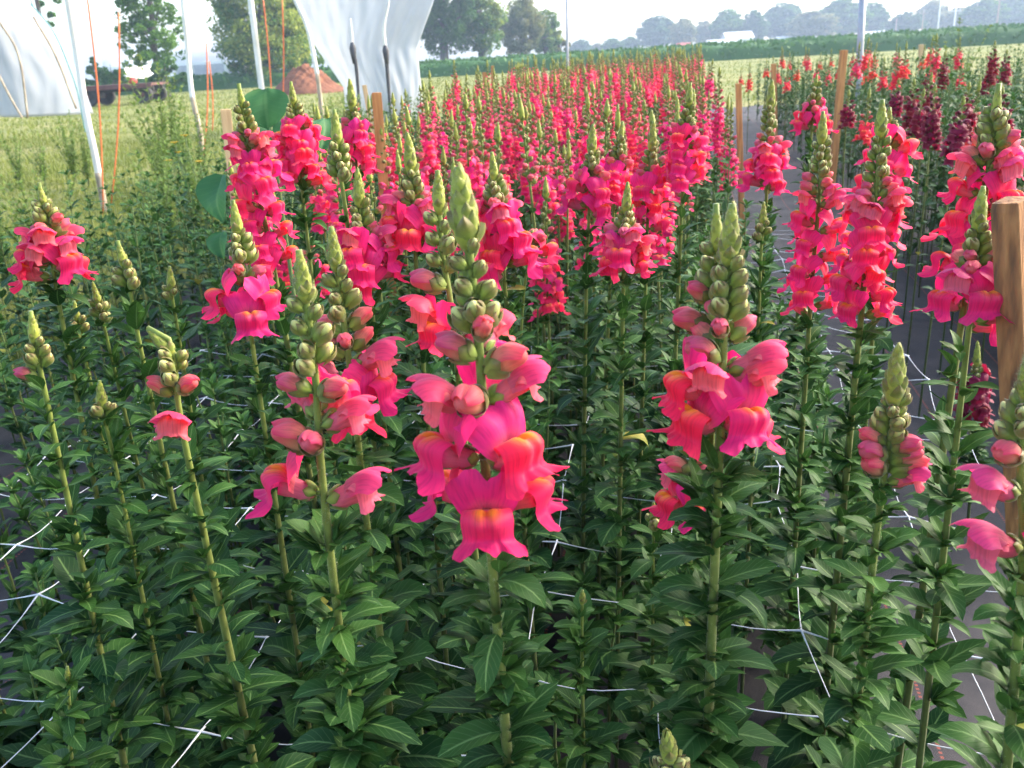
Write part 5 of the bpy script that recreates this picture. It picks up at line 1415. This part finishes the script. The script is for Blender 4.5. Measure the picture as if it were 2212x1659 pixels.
# ------------------------------------------------------------------ big round-leaved plant, weeds, lawn grass
def broad_plant():
    hd = 1.6
    base = at(590, 560, hd); base[2] = 0
    e = empty('broad_leaf_plant', base, 'plant with huge round green leaves behind the crowded pink column', 'broad leaf plant')
    top = at(585, 275, hd) - base
    mb = MB(); C = bez([(0, 0, 0), top * 0.5 + SIDE * 0.01, top], 10); mb.tube(C, np.linspace(0.006, 0.003, len(C)), (0.14, 0.2, 0.06), 8); mb.obj('stem', 'green', e)
    for (cx, cy), w, tilt, face, lbl in (((575, 232), 0.042, 1.15, 0.1, None), ((578, 282), 0.036, 0.25, -0.3, 'bright folded round leaf'), ((700, 288), 0.042, 0.8, 0.9, None), ((474, 428), 0.052, 1.1, -0.8, None), ((477, 528), 0.03, 1.0, -0.6, None), ((640, 318), 0.03, 0.4, 0.4, None)):
        c = at(cx, cy, hd + 0.02) - base
        T, U = np.meshgrid(np.linspace(0, 1, 13), np.linspace(-1, 1, 13), indexing='ij')
        wd = np.sin(np.pi * np.clip(T * 0.97 + 0.03, 0, 1)) ** 0.55
        x = U * wd * w; yv = (T - 0.5) * 1.75 * w
        n_ = 0.4 * np.abs(U * wd) * w + 0.10 * w * np.sin(4 * U + 4 * T + 9 * face) - 0.45 * w * (T - 0.5) ** 2 * 2
        s_ = SIDE * math.cos(face) + HEAD * math.sin(face)
        up = UPV * math.sin(tilt) + HEAD * math.cos(tilt); nn = np.cross(s_, up)
        P = c + s_ * x[..., None] - up * yv[..., None] + nn * n_[..., None]
        mb = MB(); mb.grid(P, (0.35,) * 3, 0, np.stack([(U + 1) / 2, T], -1)); o = mb.obj('leaf', 'broad', e)
        if lbl: o['label'] = lbl
        p0 = P[0, 6]
        mb = MB(); mb.tube(bez([C[-6], (C[-6] + p0) / 2 + UPV * 0.012, p0], 6), 0.0022, (0.15, 0.22, 0.07), 6); mb.obj('petiole', 'green', o)
broad_plant()
def weed_mesh(seed, h, bushy, feather):
    r = np.random.default_rng(seed); mb = MB()
    for b in range(bushy):
        a = r.uniform(0, 6.28); sp = r.uniform(0.05, 0.32) * h
        hh = h * r.uniform(0.55, 1.0)
        C = resample(bez([(0, 0, 0), (0.3 * sp * math.cos(a), 0.3 * sp * math.sin(a), hh * 0.45), (sp * math.cos(a), sp * math.sin(a), hh)], 8), 24)[0]
        mb.tube(C, np.linspace(0.004, 0.001, 24), (0.13, 0.17, 0.05), 5, mat=1)
        f = foliage(C, 0.12, 0.99, int(34 * feather), 0.075 * h + 0.012, 0.035 * h + 0.006, r, q=(4, 3), axil=0.7, w=0.3)
        mb.add(f, mat=0)
    return mb.mesh('weed', ['weed', 'green'])
WEEDS = [weed_mesh(20 + k, 0.8, 9 + k % 3, 1.2) for k in range(4)]
def weed(px, py, hd, h, label, k=0, group='weeds in the grass', name='weed', mat=None):
    p = at(px, py, hd); p[2] = 0
    o = link(name, WEEDS[k % 4]); o.location = p; o.rotation_euler.z = k * 1.3
    o.scale = (h / 0.8,) * 3
    return tag(o, label, 'weed', group)
weed(345, 300, 8.5, 1.22, 'tall pale green weed between the two white hoop poles', 0)
weed(372, 300, 9.2, 1.05, 'second tall pale weed leaning toward the bent white pole', 1)
weed(395, 320, 8.0, 0.85, 'bushy pale weed at the foot of the bent white pole', 2)
weed(330, 320, 8.2, 0.75, 'low spreading pale weed beside the thin orange rod', 3)
weed(425, 330, 7.5, 0.72, 'dark weed clump growing round the base of the bent pole', 1)
weed(140, 280, 9.5, 0.8, 'weed clump at the edge of the slumped plastic tunnel', 2)
weed(75, 290, 9.5, 0.6, 'low weed against the slumped plastic cover', 0)
weed(20, 300, 9.0, 0.7, 'weed at the picture edge below the plastic cover', 3)
weed(170, 300, 9.0, 0.65, 'small weed under the teal edge strap', 1)
weed(2065, 100, 9.0, 1.13, 'tall feathery weed bush at the edge of the crimson flower bed', 0)
weed(2045, 110, 8.6, 1.0, 'second feathery weed crowding the tall weed bush', 2)
weed(2095, 110, 8.2, 0.95, 'lower weed leaning out of the tall weed bush', 3)
for k in range(46):
    x = rr.uniform(-3.4, -2.2); y = rr.uniform(2.6, 9)
    o = link('weed', WEEDS[k % 4]); o.location = (x, y, 0); o.rotation_euler.z = k; s = rr.uniform(0.45, 1.0); o.scale = (s, s, s)
    tag(o, 'green weed in the rough strip between flower bed and lawn', 'weed', 'weeds in the rough strip')
# a few yellow weed flowers
for k, (px, py) in enumerate([(378, 311), (386, 332), (432, 352), (400, 296), (364, 350)]):
    p = at(px, py, 5.2)
    mb = MB(); mb.tube([(0, 0, -p[2]), (0.02, 0, -p[2] * 0.4), (0, 0, 0)], 0.0025, (0.12, 0.18, 0.05), 5, mat=1)
    for j in range(9):
        a = j * 0.698
        scale_leaf(mb, frame((0, 0, 0.0), (math.cos(a), math.sin(a), 0.25), UPV), 0.026, 0.009, (4, 3), tip=0.0, base=np.array((0.75, 0.5, 0.03)))
    o = mb.obj('yellow_flower', ['green', 'green']); o.location = p
    tag(o, 'small yellow daisy like weed flower above the lawn', 'wildflower', 'yellow weed flowers')
def grass_blades():
    mb = MB()
    def patch(n, f, hmin, hmax, wd, tall=0.0):
        q = f(n); n = len(q)
        clump = 0.5 + 0.5 * np.sin(q[:, 0] * 1.3 + 1.7 * np.sin(q[:, 1] * 0.9)) * np.sin(q[:, 1] * 1.1 + 0.6)
        h = (hmin + (hmax - hmin) * rng.uniform(0, 1, n) ** 2) * (0.55 + 0.9 * clump)
        a = rng.uniform(0, 6.28, n); ln = rng.uniform(0.1, 0.7, n) * h
        d = np.stack([np.cos(a), np.sin(a), np.zeros(n)], -1); s = np.stack([-np.sin(a), np.cos(a), np.zeros(n)], -1) * (wd * rng.uniform(0.6, 1.4, n))[:, None]
        z = np.zeros(n)
        p0 = np.stack([q[:, 0], q[:, 1], z - 0.01], -1); p1 = p0 + d * (ln * 0.35)[:, None] + UPV * (h * 0.6)[:, None]; p2 = p0 + d * ln[:, None] + UPV * h[:, None]
        c = np.clip(0.75 - 0.5 * clump + rng.normal(0, 0.1, n), 0, 1)[:, None] * np.ones(3)
        mb.quads(np.stack([p0 - s, p0 + s, p1 + s * 0.7, p1 - s * 0.7], 1), c); mb.quads(np.stack([p1 - s * 0.7, p1 + s * 0.7, p2 + s * 0.08, p2 - s * 0.08], 1), c)
    def region(hd0, hd1, px0, px1):
        def f(n):
            hd = hd0 + (hd1 - hd0) * rng.uniform(0, 1, n) ** 1.0
            sd = (px0 + (px1 - px0) * rng.uniform(0, 1, n) - 1106) / FOC * hd * 1.06
            q = HEAD * hd[:, None] + SIDE * sd[:, None]
            return q[(q[:, 0] < -2.45) | (q[:, 0] > 4.35) | (q[:, 1] > 15.5)]
        return f
    patch(42000, region(3, 8, -160, 560), 0.02, 0.09, 0.003)
    patch(45000, region(8, 18, -160, 900), 0.02, 0.09, 0.005)
    patch(40000, region(18, 56, -100, 1100), 0.03, 0.10, 0.014)
    patch(36000, region(9, 56, 1100, 2400), 0.02, 0.09, 0.013)
    tag(mb.obj('grass', 'grass', smooth=False), kind='stuff')
grass_blades()
# taller tufts round the pole feet
# ------------------------------------------------------------------ haze
def haze():
    mb = MB(); mb.box(0, 225, 9.0, 1010, 760, 20.0)
    mt = bpy.data.materials.new('haze'); mt.use_nodes = True
    n = mt.node_tree.nodes; n.remove(n["Principled BSDF"])
    v = n.new("ShaderNodeVolumePrincipled"); v.inputs["Color"].default_value = (0.62, 0.78, 1.0, 1); v.inputs["Density"].default_value = HAZE; v.inputs["Anisotropy"].default_value = 0.2
    mt.node_tree.links.new(v.outputs[0], n["Material Output"].inputs["Volume"])
    M['haze'] = mt
    tag(mb.obj('haze', 'haze', smooth=False), kind='stuff')
HAZE = 0.0013
haze()
